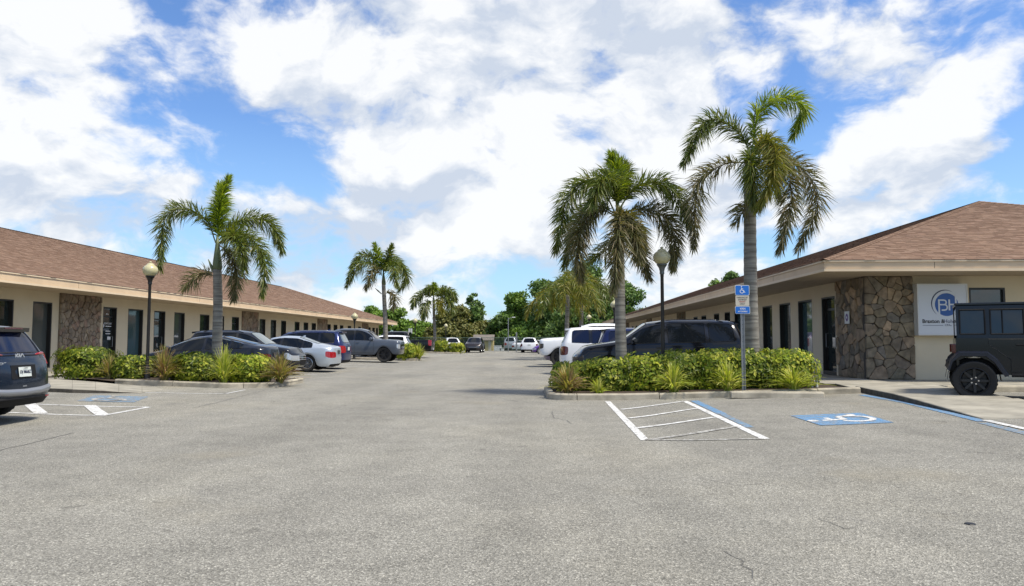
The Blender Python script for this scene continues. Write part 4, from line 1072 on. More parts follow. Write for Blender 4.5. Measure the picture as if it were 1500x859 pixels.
MT['tree_a'] = islandmat('oak_leaf', [(0.058,0.116,0.030),(0.108,0.179,0.040),(0.035,0.075,0.020),(0.156,0.235,0.050),(0.078,0.140,0.033),(0.117,0.198,0.043)], .6, 'island', .25, .6, transl=.18)
MT['tree_b'] = islandmat('bright_tree_leaf', [(0.091,0.175,0.028),(0.164,0.263,0.040),(0.058,0.114,0.022),(0.218,0.324,0.046),(0.118,0.210,0.034)], .6, 'island', .25, .6, transl=.22)
MT['tree_c'] = islandmat('olive_tree_leaf', [(0.125,0.143,0.040),(0.187,0.180,0.053),(0.078,0.098,0.026),(0.234,0.217,0.066),(0.117,0.135,0.037)], .6, 'island', .25, .6, transl=.18)
MT['bark'] = mat('tree_bark', (.09, .075, .06), .95, var=.3, vscale=3)
def tree(name, label, px, Yd, ytop, wpx, seed, mk='tree_a', n=5200, bottom=.25, leaf=.38, narrow=0, group='trees beyond the far fence', depth=None):
    b = at(px, 499, Yd); H = at(px, ytop, Yd).z; R = wpx*Yd/1080/2; z0 = -.12 if Yd > 96 else g(b.x)
    t = thing(name, label, 'tree', (b.x, Yd, z0), 0, group); r = random.Random(seed); H -= z0
    tr = MB(); base = H*bottom
    tr.tube([(0,0,-.1),(.1,0,base*.6),(.05,.1,H*.55),(.1,0,H*.85)], [R*.06+.12, R*.05+.09, R*.03+.06, .03], 8)
    cl = []
    nc = 30 if not narrow else 22
    for i in range(nc):
        v = (i+r.random())/nc; z = base+(H-base)*(.06+.9*v)
        if narrow: prof = (1-v)**.7*1.0+.25
        else: prof = sin(pi*min(1, .28+.72*v)**1.0)**.55 if v < .98 else .4
        a = r.uniform(0, 2*pi); rr = R*prof*sqrt(r.random())*.85
        cr = R*r.uniform(.26, .46)*(1-.35*v) if not narrow else R*.5*(1.3-v)
        cl.append((Vector((rr*cos(a), rr*sin(a)*.8, min(z, H-cr*.7))), cr))
    cl.append((Vector((0,0,H-R*.22*(.5 if narrow else 1))), R*.22*(.5 if narrow else 1)))
    for c, cr in cl[::2]: 
        s = Vector((.05,0, max(base*.8, c.z*.55))); tr.tube([s, s.lerp(c, .6)+Vector((0,0,-.2)), c], [.11,.06,.02], 4, cap=False)
    tr.build('trunk', MT['bark'], t)
    mb = MB(); tot = sum(c[1]**2 for c in cl)
    for c, cr in cl:
        k = int(1.7*n*cr*cr/tot)
        for i in range(k):
            d = Vector((r.gauss(0,1), r.gauss(0,1), r.gauss(0,1))).normalized(); f = r.uniform(.55, 1.08) if r.random() < .85 else r.uniform(1, 1.35)
            P = c+Vector((d.x*cr*f, d.y*cr*f, d.z*cr*f*.75)); 
            nn = (d*.5+Vector((r.uniform(-1,1), r.uniform(-1,1), r.uniform(-.3,1)))).normalized(); e1 = nn.cross(Vector((r.uniform(-1,1), r.uniform(-1,1), r.uniform(-1,1)))).normalized()*leaf*r.uniform(.5, 1.1); e2 = nn.cross(e1)*.5
            mb.add([P-e1*.5, P+e2*.5, P+e1*.5, P-e2*.5], [(0,1,2,3)])
    mb.build('crown', MT[mk], t, recalc=False); return t
def trees():
    T = [('oak_tree','tallest broad oak behind the two weeping palms',858,112,383,112,'tree_a',7000,.1),('oak_tree','wide dark oak left of the tall oak beyond the fence',800,108,410,100,'tree_a',6500,.08),
         ('oak_tree','rounded oak left end of the dark oak group beyond the fence',757,111,428,64,'tree_b',5200,.06),('oak_tree','oak half hidden by the bushy palm and right roof end',915,106,410,82,'tree_a',5500,.1),
         ('broadleaf_tree','low bright tree below the dark oaks near the white car',788,109,462,90,'tree_b',4200,.02),('broadleaf_tree','low tree behind the light pole at the centre',735,109,462,66,'tree_a',3800,.02),
         ('broadleaf_tree','olive tree left of the centre beyond the fence',672,108,448,70,'tree_c',4600,.04),('conifer_tree','narrow pointed conifer rising left of the centre',693,112,429,44,'tree_a',3000,.15),
         ('broadleaf_tree','sparse tree just right of the farthest palm',650,104,455,46,'tree_c',2400,.1),('broadleaf_tree','low green tree left of the farthest palm',612,100,470,62,'tree_b',3800,.03),
         ('broadleaf_tree','bushy green tree rising behind the end of the left roof',580,104,452,66,'tree_b',4800,.05),('broadleaf_tree','green tree behind the left roof slope',545,110,449,60,'tree_b',4200,.1),
         ('broadleaf_tree','small tree top peeping over the middle of the left roof',516,116,455,50,'tree_a',2600,.2),('oak_tree','dark tree between the weeping palms and the right roof',880,100,430,70,'tree_a',4200,.03),
         ('broadleaf_tree','dark low tree filling in behind the weeping palm trunks',838,97,452,86,'tree_a',4500,.02),('broadleaf_tree','low olive tree behind the yellow shed',706,110,470,50,'tree_c',2600,.03),
         ('broadleaf_tree','tree top showing over the right roof behind the tallest palm',1075,74,398,64,'tree_a',2600,.3),('broadleaf_tree','small tree top over the right roof left of the tallest palm',1050,80,410,44,'tree_b',1600,.3),
         ('broadleaf_tree','low tree at the far left behind the farthest palm trunk',632,98,480,40,'tree_c',2200,.02)]
    for i, (nm, lab, px, Y, yt, w, mk, n, bt) in enumerate(T):
        tree(nm, lab, px, Y, yt, w, 100+i, mk, n, bt, leaf=.62 if Y > 90 else .4, narrow=nm == 'conifer_tree', group='trees beyond the far fence' if Y > 90 else 'trees behind the right building')
    # rough ground cover along the fence
    r = random.Random(5); mb = MB()
    for i in range(9000):
        x = r.uniform(-34, 24); y = r.uniform(106, 114); h = r.random()**2*2.4; a = r.uniform(0,6); s = .3
        e1 = Vector((cos(a)*s, sin(a)*s, r.uniform(-.1,.2))); e2 = Vector((0,0,s*.6)); P = Vector((x, y, -.1+h*(.6+.4*sin(x*.7)))); mb.add([P-e1*.5, P+e2, P+e1*.5, P-e2*.3], [(0,1,2,3)])
    stuff(tag(mb.build('undergrowth', MT['tree_c'], recalc=False), 'low undergrowth growing along the foot of the far fence', 'undergrowth'))
trees()

# ------------------------------------------------------------------ lamps, signs, fence, shed
def lamp(px, Yd, ztop, label, green=False):
    x = X(px, Yd); z0 = g(x)+.05; t = thing('street_lamp', label, 'street lamp', (x, Yd, z0), 0, 'globe street lamps'); H = ztop-z0; hg = .47
    mb = MB(); mb.lathe([(.0,0),(.12,0),(.12,.05),(.09,.08),(.075,.35),(.06,.42),(.05,.5)], 14); mb.build('base', MT['metal_blk'], t, smooth=40)
    mb = MB(); mb.lathe([(.048,.5),(.042,H-hg-.30),(.046,H-hg-.29),(.046,H-hg-.22)], 12); mb.build('pole', MT['metal_blk'], t, smooth=40)
    mb = MB(); z = H-hg; mb.lathe([(.046,z-.24),(.062,z-.22),(.058,z-.16),(.078,z-.08),(.125,z-.005),(.135,z+.0),(.135,z+.02),(.05,z+.02)], 16); mb.build('neck', MT['lampneck'] if green else MT['metal_blk'], t, smooth=40)
    mb = MB(); mb.lathe([(.10,z+.021),(.155,z+.05),(.205,z+.12),(.222,z+.20),(.205,z+.27),(.165,z+.32),(.125,z+.345),(.118,z+.355),(.10,z+.385),(.07,z+.405),(.04,z+.415)], 20); gl = mb.build('globe', MT['globe'], t, smooth=60)
    mb = MB(); mb.lathe([(.035,z+.416),(.03,z+.425),(.045,z+.44),(.035,z+.455),(.012,z+.468),(0,z+.47)], 10); mb.build('finial', MT['globe'], t, smooth=60)
lamp(217, 21.9, 3.75, 'near lamp on the left island with yellowed globe before the long roof')
lamp(971, 18.75, 3.73, 'tallest looking lamp, in the right hedge, grey neck under a yellowed globe', True)
lamp(519, 48.2, 3.2, 'lamp rising behind the grey pickup against the left building')
lamp(608, 70, 3.5, 'farther lamp on the left among the green trees beside the black pickup')
lamp(900, 43.5, 3.72, 'cream globe lamp just left of the bushy palm trunk on the right')
lamp(863, 65, 3.66, 'smallest cream globe lamp, above the white pickup roof')
lamp(653, 84, 3.3, 'distant lamp beside the farthest palm above the white hatchback')

def rounded(w, h, r, n=4):
    P = []
    for cx, cy, a0 in ((w/2-r,h/2-r,0),(-w/2+r,h/2-r,90),(-w/2+r,-h/2+r,180),(w/2-r,-h/2+r,270)):
        for i in range(n+1): a = radians(a0+90*i/n); P.append((cx+r*cos(a), cy+r*sin(a)))
    return P
def plate_y(parent, name, w, h, r, y, z, m, th=.004, x=0):   # vertical plate facing -Y
    P = rounded(w, h, r); n = len(P); mb = MB()
    vs = [(x+p[0], y, z+p[1]) for p in P]+[(x+p[0], y+th, z+p[1]) for p in P]
    mb.add(vs, [tuple(range(n)), tuple(range(n, 2*n))[::-1]]+[(i, (i+1) % n, n+(i+1) % n, n+i) for i in range(n)]); return mb.build(name, m, parent)
def access_sign():
    Y = 17.55; x = X(1088.5, Y); z0 = g(x)+.05; t = thing('accessible_parking_sign', 'blue accessible parking sign with cream and blue plates on a steel post in the hedge', 'sign', (x, Y, z0), radians(3))
    top = at(1088, 418, Y).z-z0; s = Y/1080
    mb = MB(); hh = top-.05
    mb.box(-.045,-.03,-.0,.022,-.1,hh); mb.box(.03,.045,-.0,.022,-.1,hh); mb.box(-.03,.03,.018,.022,-.1,hh); mb.build('post', MT['galv'], t)
    b = MB()
    for i in range(16): b.box(-.006,.006,.0155,.0178,.5+i*.1,.512+i*.1)
    b.build('post_hole', MT['black'], t)
    w = 21*s
    zc = top-7.5*s; p1 = plate_y(t, 'wheelchair_plate', w, 15*s, .03, -.010, zc, MT['sign_white']); plate_y(p1, 'blue_field', w-.024, 15*s-.024, .022, -.013, zc, MT['sign_blue'], .0025)
    q = MB()
    def put(pl, w_, disc=False):
        S = 14*s*.80; ox, oz = -.5*S, zc-.47*S
        if disc:
            n = 14; q.add([(ox+S*(pl[0][0]+w_*cos(2*pi*k/n)), -.0145, oz+S*(pl[0][1]+w_*sin(2*pi*k/n))) for k in range(n)], [tuple(range(n))]); return
        for i, (a, c) in enumerate(zip(pl, pl[1:])):
            dx, dy = c[0]-a[0], c[1]-a[1]; L = sqrt(dx*dx+dy*dy); ex, ey = -dy/L*w_/2, dx/L*w_/2
            q.add([(ox+S*(v[0]), -.0145-i*.00012, oz+S*(v[1])) for v in ((a[0]-ex,a[1]-ey),(c[0]-ex,c[1]-ey),(c[0]+ex,c[1]+ey),(a[0]+ex,a[1]+ey))], [(0,1,2,3)])
    wheelchair(put, .085); q.build('wheelchair_symbol', MT['white'], p1)
    zc2 = zc-15.2*s; p2 = plate_y(t, 'permit_plate', w*.95, 15*s, .02, -.008, zc2, MT['sign_cream'])
    R = (pi/2, 0, 0)
    for i, (tx, mm) in enumerate((('PARKING BY','black'),('DISABLED','black'),('PERMIT','red'),('ONLY','black'))):
        text_obj('plate_lettering', tx, .047, MT[mm], p2, (0, -.0095, zc2+.075-.05*i), R)
    zc3 = zc2-7.5*s-6*s; p3 = plate_y(t, 'van_plate', w*1.04, 11*s, .03, -.010, zc3, MT['sign_white']); plate_y(p3, 'blue_field', w*1.04-.02, 11*s-.02, .024, -.013, zc3, MT['sign_blue'], .0025)
    text_obj('plate_lettering', 'VAN', .065, MT['white'], p3, (0, -.0142, zc3+.03), R, bold=.001); text_obj('plate_lettering', 'ACCESSIBLE', .042, MT['white'], p3, (0, -.0142, zc3-.035), R, bold=.001)
access_sign()
def company_sign():
    Y = 21.5; a = at(1343, 416, Y); b = at(1420, 491.5, Y); w = b.x-a.x; h = a.z-b.z; cx = (a.x+b.x)/2; cz = (a.z+b.z)/2
    t = thing('company_sign', 'large pale square lightbox sign with a round blue BH logo beside the stone wall', 'sign', (cx, Y, b.z))
    z = h/2; mb = MB(); f = .035
    mb.box(-w/2,-w/2+f,0,.28,0,h); mb.box(w/2-f,w/2,0,.28,0,h); mb.box(-w/2+f,w/2-f,0,.28,0,f); mb.box(-w/2+f,w/2-f,0,.28,h-f,h); mb.box(-w/2+f,w/2-f,.25,.28,f,h-f); mb.build('cabinet', MT['sign_frame'], t)
    fc = MB().box(-w/2+f+.002, w/2-f-.002, .012, .03, f+.002, h-f-.002).build('face', MT['sign_face'], t)
    s = w/77.0; ccx, ccz = -w/2+44.5*s, h-32.5*s; R_ = 17.8*s; q = MB(); n = 48
    q.add([(ccx+R_*cos(2*pi*k/n), .0095, ccz+R_*sin(2*pi*k/n)) for k in range(n)], [tuple(range(n))]); q.build('logo_disc', MT['logo_blue'], fc)
    q = MB(); vs = []; N_ = 40
    for k in range(N_+1):
        th = radians(62+(228-62)*k/N_); tw = sin(pi*k/N_)**.8*1.9*s; cc = (ccx-.5*s, ccz+.5*s)
        vs += [(cc[0]+(21.5*s)*cos(th), .0095, cc[1]+(21.5*s)*sin(th)), (cc[0]+(21.5*s+tw)*cos(th), .0095, cc[1]+(21.5*s+tw)*sin(th))]
    q.add(vs, [(2*k, 2*k+1, 2*k+3, 2*k+2) for k in range(N_)]); q.build('logo_arc', MT['logo_navy'], fc)
    q = MB(); yq = [.0088]
    def bar(x0, z0, x1, z1, wd=2.2):
        yq[0] -= .0002; dx, dz = x1-x0, z1-z0; L = sqrt(dx*dx+dz*dz); ex, ez = -dz/L*wd/2, dx/L*wd/2
        q.add([(ccx+vx*s, yq[0], ccz+vz*s) for vx, vz in ((x0-ex,z0-ez),(x1-ex,z1-ez),(x1+ex,z1+ez),(x0+ex,z0+ez))], [(0,1,2,3)])
    bar(-11.5,7.5,-11.5,-17,2.6); bar(-12.8,7,-4,7); bar(-10.5,.0,-3,.0)
    for c0, rr in (((-4,3.5),3.5),((-3.5,-4.2),4.3)):
        P = [(c0[0]+rr*cos(radians(th)), c0[1]+rr*sin(radians(th))) for th in range(90,-91,-15)]
        for a_, b_ in zip(P, P[1:]): bar(*a_, *b_)
    bar(-3,-8.5,-8,-8.5); bar(4,8,4,-9,2.6); bar(14,17,14,-9,2.6); bar(4,.2,14,.2)
    q.build('logo_letters', MT['sign_face'], fc)
    R = (pi/2, 0, 0)
    text_obj('sign_lettering', 'Braxton & ', 8.1*s, MT['black'], fc, (-w/2+6.5*s, .009, h-58.5*s), R, 'LEFT', bold=.0045, sx=1.0); text_obj('sign_lettering', 'Holway', 8.1*s, MT['logo_navy'], fc, (-w/2+39.0*s, .009, h-58.5*s), R, 'LEFT', bold=.001)
    text_obj('sign_lettering', 'CPAs', 4.6*s, MT['logo_navy'], fc, (-w/2+40.5*s, .009, h-64.5*s), R, 'LEFT')
    MB().box(-w/2+7*s, -w/2+38*s, .0088, .0094, h-64.9*s, h-64.3*s).build('sign_rule', MT['logo_navy'], fc)
company_sign()
def small_sign():
    y = 21.8+(2.15*.52); x = RW; t = thing('wall_plaque', 'small white plaque with a purple emblem on the dark stone corner', 'sign', (x-.115, y, 1.86))
    MB().box(-.006, .006, -.17, .17, 0, .38).build('plate', MT['sign_white'], t)
    q = MB(); n = 16; q.add([(-.008, .10*cos(2*pi*k/n), .19+.12*sin(2*pi*k/n)) for k in range(n)], [tuple(range(n))]); q.build('emblem', MT['purple'], t)
    q = MB(); q.add([(-.0095, .035*cos(2*pi*k/n), .19+.04*sin(2*pi*k/n)) for k in range(n)], [tuple(range(n))]); q.build('emblem_centre', MT['white'], t)
small_sign()
def fence():
    Y = 93; x0, x1 = X(600, Y), X(815, Y); H = 1.72; t = thing('chain_link_fence', 'green chain link fence closing off the far end of the lot', 'fence', (0, Y, 0))
    x = x0
    m = mat('green_vinyl_wire', (.07,.12,.09), .5)
    while x < x1: 
        q = MB(); q.lathe([(.035,-.1),(.035,H+.03),(.0,H+.05)], 7, (x,0,0)); q.build('post', MT['galv'], t); x += 3
    q = MB(); q.tube([(x0,0,H),(x1,0,H)], .028, 6); q.build('top_rail', m, t)
    q = MB(); L = x1-x0; s = .14; k = -H
    while k < L:
        for sg in (1, -1):
            a, b = (k, k+H) if sg == 1 else (k+H, k); z0, z1 = 0, H; A, B = max(0, min(a, b)), min(L, max(a, b))
            if B <= A: continue
            f = lambda xx: (xx-a)/(b-a)*H
            q.add([(x0+A, -.002*sg, f(A)-.008), (x0+B, -.002*sg, f(B)-.008), (x0+B, -.002*sg, f(B)+.008), (x0+A, -.002*sg, f(A)+.008)], [(0,1,2,3)])
        k += s
    stuff(q.build('wire_mesh', m, t))
fence()
def far_bits():
    # light pole at the far end
    Y = 89; x = X(744.5, Y); t = thing('light_pole', 'plain grey light pole with a short arm before the far fence', 'light pole', (x, Y, 0)); H = at(744, 466, Y).z
    q = MB(); q.lathe([(.07,0),(.05,H),(0,H+.02)], 10); q.build('pole', MT['galv'], t, smooth=40)
    q = MB(); q.tube([(0,0,H-.15),(.35,0,H+.05),(.6,0,H+.06)], .03, 6); q.build('arm', MT['galv'], t); q = MB(); q.bbox(.45,.85,-.1,.1,H+.02,H+.12,.02); q.build('lamp_head', MT['sign_white'], t)
    x = X(756.5, Y); q = MB(); q.lathe([(.09,0),(.09,2.3),(0,2.35)], 9); tag(q.build('utility_post', MT['galv'], loc=(x, Y, 0)), 'short plain grey post right of the far light pole', 'post')
    # shed
    Y = 100; a, b = X(702, Y), X(722, Y); ye = mat('pale_yellow_siding', (.50,.40,.18), .8, var=.08, vscale=1); rf = mat('grey_shed_roof', (.16,.14,.12), .9, var=.15, vscale=2)
    t = thing('shed', 'small pale yellow shed with a grey roof behind the far fence', 'shed', ((a+b)/2, Y, -.1)); w = (b-a)/2
    MB().box(-w, w, 0, 3, 0, 1.55).build('wall', ye, t); q = MB(); q.box(w*.35, w*.75, -.02, -.003, 0, 1.35); q.build('door', MT['sign_cream'], t)
    q = MB(); q.add([(-w-.9,-.25,1.5),(w+.15,-.25,1.5),(w+.15,1.5,2.25),(-w-.9,1.5,2.25),(w+.15,3.2,1.5),(-w-.9,3.2,1.5),(-w-.9,-.25,1.42),(w+.15,-.25,1.42)], [(0,1,2,3),(3,2,4,5),(6,7,1,0)]); q.build('roof', rf, t)
    # white boxes beyond the fence
    for px, w, h, lab in ((729,1.0,.75,'larger pale crate on the ground behind the far fence'),(735,.5,.45,'smaller pale crate beside the larger one behind the far fence')):
        x = X(px, 98); q = MB(); q.bbox(-w/2, w/2, -.3, .3, 0, h, .04); q.box(-w/2-.02, w/2+.02, -.32, .32, h+.001, h+.05); tag(q.build('crate', MT['sign_white'], loc=(x, 98, -.12)), lab, 'crate')
    # two pale panels on posts by the pickup
    for px, lab in ((599.5,'left one of the two pale sign backs behind the black pickup'),(602.6,'right one of the two pale sign backs behind the black pickup')):
        Y = 62; x = X(px, Y); zt = at(px, 481.5, Y).z; t = thing('parking_sign', lab, 'sign', (x, Y, g(x)))
        q = MB(); q.tube([(0,0,0),(0,0,zt-g(x)-.05)], .025, 6); q.build('post', MT['galv'], t); MB().box(-.075,.075,-.035,-.028,zt-g(x)-.42,zt-g(x)).build('plate', MT['sign_white'], t)
far_bits()
# ------------------------------------------------------------------ vehicles
PAINTS = {}
def paint(key, col, metal=.25, rough=.28):
    if key not in PAINTS:
        m, nt, b = newmat('paint_'+key); b.inputs['Base Color'].default_value = (*col, 1); b.inputs['Metallic'].default_value = metal
        b.inputs['Roughness'].default_value = rough; b.inputs['Specular IOR Level'].default_value = .25; b.inputs['Coat Weight'].default_value = .4; b.inputs['Coat Roughness'].default_value = .06
        PAINTS[key] = m
    return PAINTS[key]
def interp(tab, u, c):
    for a, b in zip(tab, tab[1:]):
        if u <= b[0]: t = (u-a[0])/(b[0]-a[0]) if b[0] > a[0] else 0; return a[c]+(b[c]-a[c])*max(0, t)
    return tab[-1][c]
def wheel(parent, loc, R, wd, rim_m, spokes, face, small=False):
    """wheel = tyre mesh, with the rim as its part; axis along y, face=+1/-1 outward"""
    n = 28 if not small else 18; rr = R*.68
    mb = MB(); h = wd/2
    mb.lathe([(rr,-h*.82),(rr+.02,-h*.95),(R*.93,-h),(R*.985,-h*.8),(R,-h*.5),(R,h*.5),(R*.985,h*.8),(R*.93,h),(rr+.02,h*.95),(rr,h*.82),(rr,-h*.82)], n, axis='y')
    if not small:
        for k in range(n):
            a = 2*pi*k/n
            c, s = cos(a), sin(a); c2, s2 = cos(a+.10), sin(a+.10)
            for y0, y1 in ((-h*.75,-h*.1),(h*.1,h*.75)):
                mb.add([(R*1.008*c,y0,R*1.008*s),(R*1.008*c2,y0,R*1.008*s2),(R*1.008*c2,y1,R*1.008*s2),(R*1.008*c,y1,R*1.008*s)], [(0,1,2,3)])
    w = mb.build('wheel', MT['tyre'], parent, smooth=40, loc=loc)
    rm = MB(); f = face
    rm.lathe([(rr,f*h*.80),(rr-.02,f*h*.86),(rr-.035,f*h*.55),(rr-.05,f*h*.05),(0,f*h*.0)], n, axis='y')
    hubr = R*.14; rm.lathe([(hubr*1.1,f*h*.05),(hubr*1.05,f*h*.62),(hubr*.6,f*h*.70),(0,f*h*.70)], 12, axis='y')
    for k in range(spokes):
        a = 2*pi*k/spokes; ca, sa = cos(a), sin(a); w1, w2 = R*.075, R*.055; o_ = rr-.03
        vs = []
        for rad, ww in ((hubr*.8, w1), (o_, w2)):
            for sg in (-1, 1):
                for yy in (f*h*.30, f*h*(.66 if rad < o_ else .74)): vs.append((rad*ca-sg*ww*sa, yy, rad*sa+sg*ww*ca))
        rm.add(vs, [(0,1,5,4),(1,3,7,5),(3,2,6,7),(0,2,3,1),(4,5,7,6)])
    rm.build('rim', rim_m, w, smooth=35)
    return w
SPEC = dict(
 sedan=dict(top=[(0,.60,.66,.82,.62),(.25,.66,.74,.895,.70),(.9,.80,.88,.915,.74),(1.45,.90,.99,.92,.72),(2.15,.93,1.38,.92,.60),(2.7,.94,1.46,.92,.575),(3.3,.955,1.43,.92,.57),(4.15,.98,1.14,.91,.62),(4.55,.97,1.06,.88,.64),(4.9,.90,1.02,.80,.62)],
   L=4.9, H=1.46, W=1.84, wind=(1.45,2.15), rear=(3.35,4.15), win=[(1.62,2.62),(2.70,3.55),(3.60,3.98)], wf=.95, wr=3.80, R=.345, gc=.20),
 coupe4=dict(top=[(0,.58,.64,.82,.60),(.25,.66,.72,.90,.70),(.9,.80,.86,.93,.74),(1.35,.90,.96,.93,.72),(2.2,.93,1.37,.93,.58),(2.8,.95,1.44,.93,.56),(3.3,.97,1.41,.93,.56),(4.4,1.02,1.14,.90,.62),(4.75,1.0,1.09,.86,.62),(4.97,.92,1.05,.78,.60)],
   L=4.97, H=1.44, W=1.9, wind=(1.35,2.2), rear=(3.3,4.4), win=[(1.55,2.78),(2.84,3.66),(3.70,4.14)], wf=.93, wr=3.9, R=.35, gc=.18),
 suv=dict(top=[(0,.80,.86,.80,.60),(.25,.92,.99,.88,.70),(1.0,1.02,1.10,.92,.76),(1.3,1.05,1.15,.93,.75),(1.95,1.07,1.60,.93,.64),(2.6,1.08,1.68,.93,.61),(3.6,1.10,1.68,.93,.60),(4.35,1.13,1.64,.91,.58),(4.6,1.13,1.60,.88,.56)],
   L=4.6, H=1.68, W=1.86, wind=(1.3,1.95), rear=None, win=[(1.5,2.38),(2.46,3.42),(3.52,4.18)], wf=.9, wr=3.62, R=.365, gc=.24),
 truck=dict(top=[(0,1.11,1.20,.93,.80),(.2,1.16,1.25,.985,.84),(1.1,1.20,1.30,1.0,.85),(1.5,1.22,1.33,1.0,.82),(2.05,1.24,1.80,1.0,.74),(2.5,1.25,1.93,1.0,.72),(3.6,1.26,1.93,1.0,.71),(4.02,1.27,1.86,1.0,.71),(4.1,1.27,1.32,1.0,.85),(5.6,1.28,1.32,1.0,.86),(5.85,1.28,1.31,.98,.86)],
   L=5.85, H=1.93, W=2.0, wind=(1.5,2.05), rear=None, win=[(1.66,2.74),(2.82,3.72)], wf=1.0, wr=4.55, R=.42, gc=.42),
)
def car(name, label, cat, kind, loc, rz, pm, L=None, W=None, H=None, rim='rim', spokes=5, glass='car_glass', head='head', tail='tail', clad=False, chrome=None, grille='gloss_black',
        rails=None, fin=None, plate='plate', group='cars parked in the left row', level=2, spoiler=False, tailstyle='wide', wf_glass=None, detail=True, R=None, small=False, handles=None, rear_glass=None, gc=None, grille_bars=0):
    S = SPEC[kind]; sx = (L or S['L'])/S['L']; sy = (W or S['W'])/S['W']; sz = (H or S['H'])/S['H']; L = S['L']*sx
    T = [(a*sx, b*sz, c*sz, d*sy, e*sy) for a, b, c, d, e in S['top']]
    wf, wr, R = S['wf']*sx, S['wr']*sx, R or S['R']; gc = gc or S['gc']; ra = R*1.12
    wins = [(a*sx, b*sx) for a, b in S['win']]; wd0, wd1 = [v*sx for v in S['wind']]; rg = [v*sx for v in S['rear']] if S['rear'] else None
    t = thing(name, label, cat, loc, rz, group)
    us = set([round(x[0], 3) for x in T])
    for c in (wf, wr):
        for th in (180, 157, 125, 90, 55, 23, 0): us.add(round(c+ra*cos(radians(th)), 3))
    for a, b in wins: us.add(round(a, 3)); us.add(round(b, 3))
    for v in (wd0, wd1)+(tuple(rg) if rg else ()): us.add(round(v, 3))
    us = sorted(us)
    keys = set([round(x, 3) for a, b in wins for x in (a, b)]+[round(x[0], 3) for x in T]+[round(c+s*ra, 3) for c in (wf, wr) for s in (-1, 1)]+[0, round(L, 3)])
    out = [us[0]]
    for u in us[1:]:
        if u-out[-1] < .045:
            if u in keys and out[-1] not in keys: out[-1] = u
            elif u in keys and u-out[-1] > .02: out.append(u)
            continue
        out.append(u)
    us = out
    NR = 9; grid = []; suvrear = S['rear'] is None and kind != 'truck'
    fdx = [.12,.03,.0,.03,.08,.16,.20,.20,.20]
    if kind == 'truck': fdx = [.10,.02,.0,.02,.03,.05,.06,.06,.06]
    rdx = ([-.10,-.02,.0,-.05,-.10,-.34,-.36,-.36,-.36] if suvrear else [-.12,-.03,.0,-.02,-.04,-.05,-.06,-.06,-.06] if kind != 'truck' else [-.1,-.02,0,0,0,-.01,-.01,-.01,-.01])
    for u in us:
        zb = gc+.0
        for c in (wf, wr):
            if abs(u-c) < ra-.002: zb = max(gc, R+sqrt(ra*ra-(u-c)**2)*1.0-.0)
        if u < wf-ra: zb = gc+.02
        zt = interp(T, u, 2); zl = interp(T, u, 1); w = interp(T, u, 3); wr_ = interp(T, u, 4); row = []
        fr_ = max(0, 1-u/(.35)); re_ = max(0, 1-(L-u)/(.5 if suvrear else .35))
        z1 = max(gc+.14*(zl-gc), zb+.035); z2 = max(gc+.5*(zl-gc), z1+.04); z3 = max(gc+.86*(zl-gc), z2+.03)
        if z3 > zl-.03: z3 = zl-.03; z2 = min(z2, z3-.03); z1 = min(z1, z2-.03)
        tw = zt-zl; bed = kind == 'truck' and u > 4.06*sx and u < L-.1
        ys = [w-.045, w-.005, w, w-.02, w-.05, wr_+.03, wr_-.09, wr_*.5, 0]
        zs = [zb, z1, z2, z3, zl, zl+tw*.86, zt-.012*(1 if tw > .2 else .5), zt+.012*sz, zt+.02*sz]
        if bed: zs = zs[:6]+[.78*sz, .76*sz, .76*sz]; ys[6] = wr_-.06; zs[5] = zl+.03
        for k in range(NR):
            pl = abs(ys[k])/w
            x = u+fr_*(fdx[k]+.20*pl**4*(.45 if kind == 'truck' else 1))+re_*(rdx[k]-.13*pl**4*(.25 if kind == 'truck' else 1))
            row.append((L/2-x, ys[k], zs[k]))
        grid.append(row)
    parts = [('body', pm)]; pidx = {('body', 0): 0}
    def part(nm, key, m):
        if (nm, key) not in pidx: pidx[(nm, key)] = len(parts); parts.append((nm, m))
        return pidx[(nm, key)]
    vs = []; ids = {}
    def V(i, k, sd):
        if k == NR-1: sd = 1
        if (i, k, sd) not in ids: ids[(i, k, sd)] = len(vs); p = grid[i][k]; vs.append((p[0], p[1]*sd, p[2]))
        return ids[(i, k, sd)]
    fs = []; ms = []
    cg, wg = MT[glass], MT[wf_glass or glass]; G = lambda n: MT[n]
    for i in range(len(us)-1):
        um = (us[i]+us[i+1])/2
        for k in range(NR-1):
            for sd in (1, -1):
                q = (V(i,k,sd), V(i+1,k,sd), V(i+1,k+1,sd), V(i,k+1,sd)); mi = 0
                if k == 4:
                    for wi, (a, b) in enumerate(wins):
                        if a < um < b: mi = part('side_window', (wi, sd), cg)
                    if mi == 0 and wins[0][0] < um < wins[-1][1]+.0: mi = part('window_pillar', (sd, sum(1 for q_ in wins if q_[0] < um)), G('gloss_black'))
                elif k >= 6 and wd0 < um < wd1: mi = part('windshield', 0, wg)
                elif k >= 6 and rg and rg[0] < um < rg[1]: mi = part('rear_window', 0, MT[rear_glass] if rear_glass else cg)
                elif k >= 6 and kind == 'truck' and 4.02*sx < um < 4.1*sx: mi = part('rear_window', 0, cg)
                elif k == 2 and um < (.30 if kind == 'truck' else .36): mi = part('headlight', sd, G(head))
                elif k == 2 and um > L-(.30 if kind == 'truck' else .30): mi = part('taillight', sd, G(tail)) if tail else 0
                elif k == 3 and kind == 'truck' and um > L-.30: mi = part('taillight', sd, G(tail))
                elif k == 0 and clad: mi = part('lower_cladding', 0, G('black_trim'))
                fs.append(q if sd == 1 else q[::-1]); ms.append(mi)
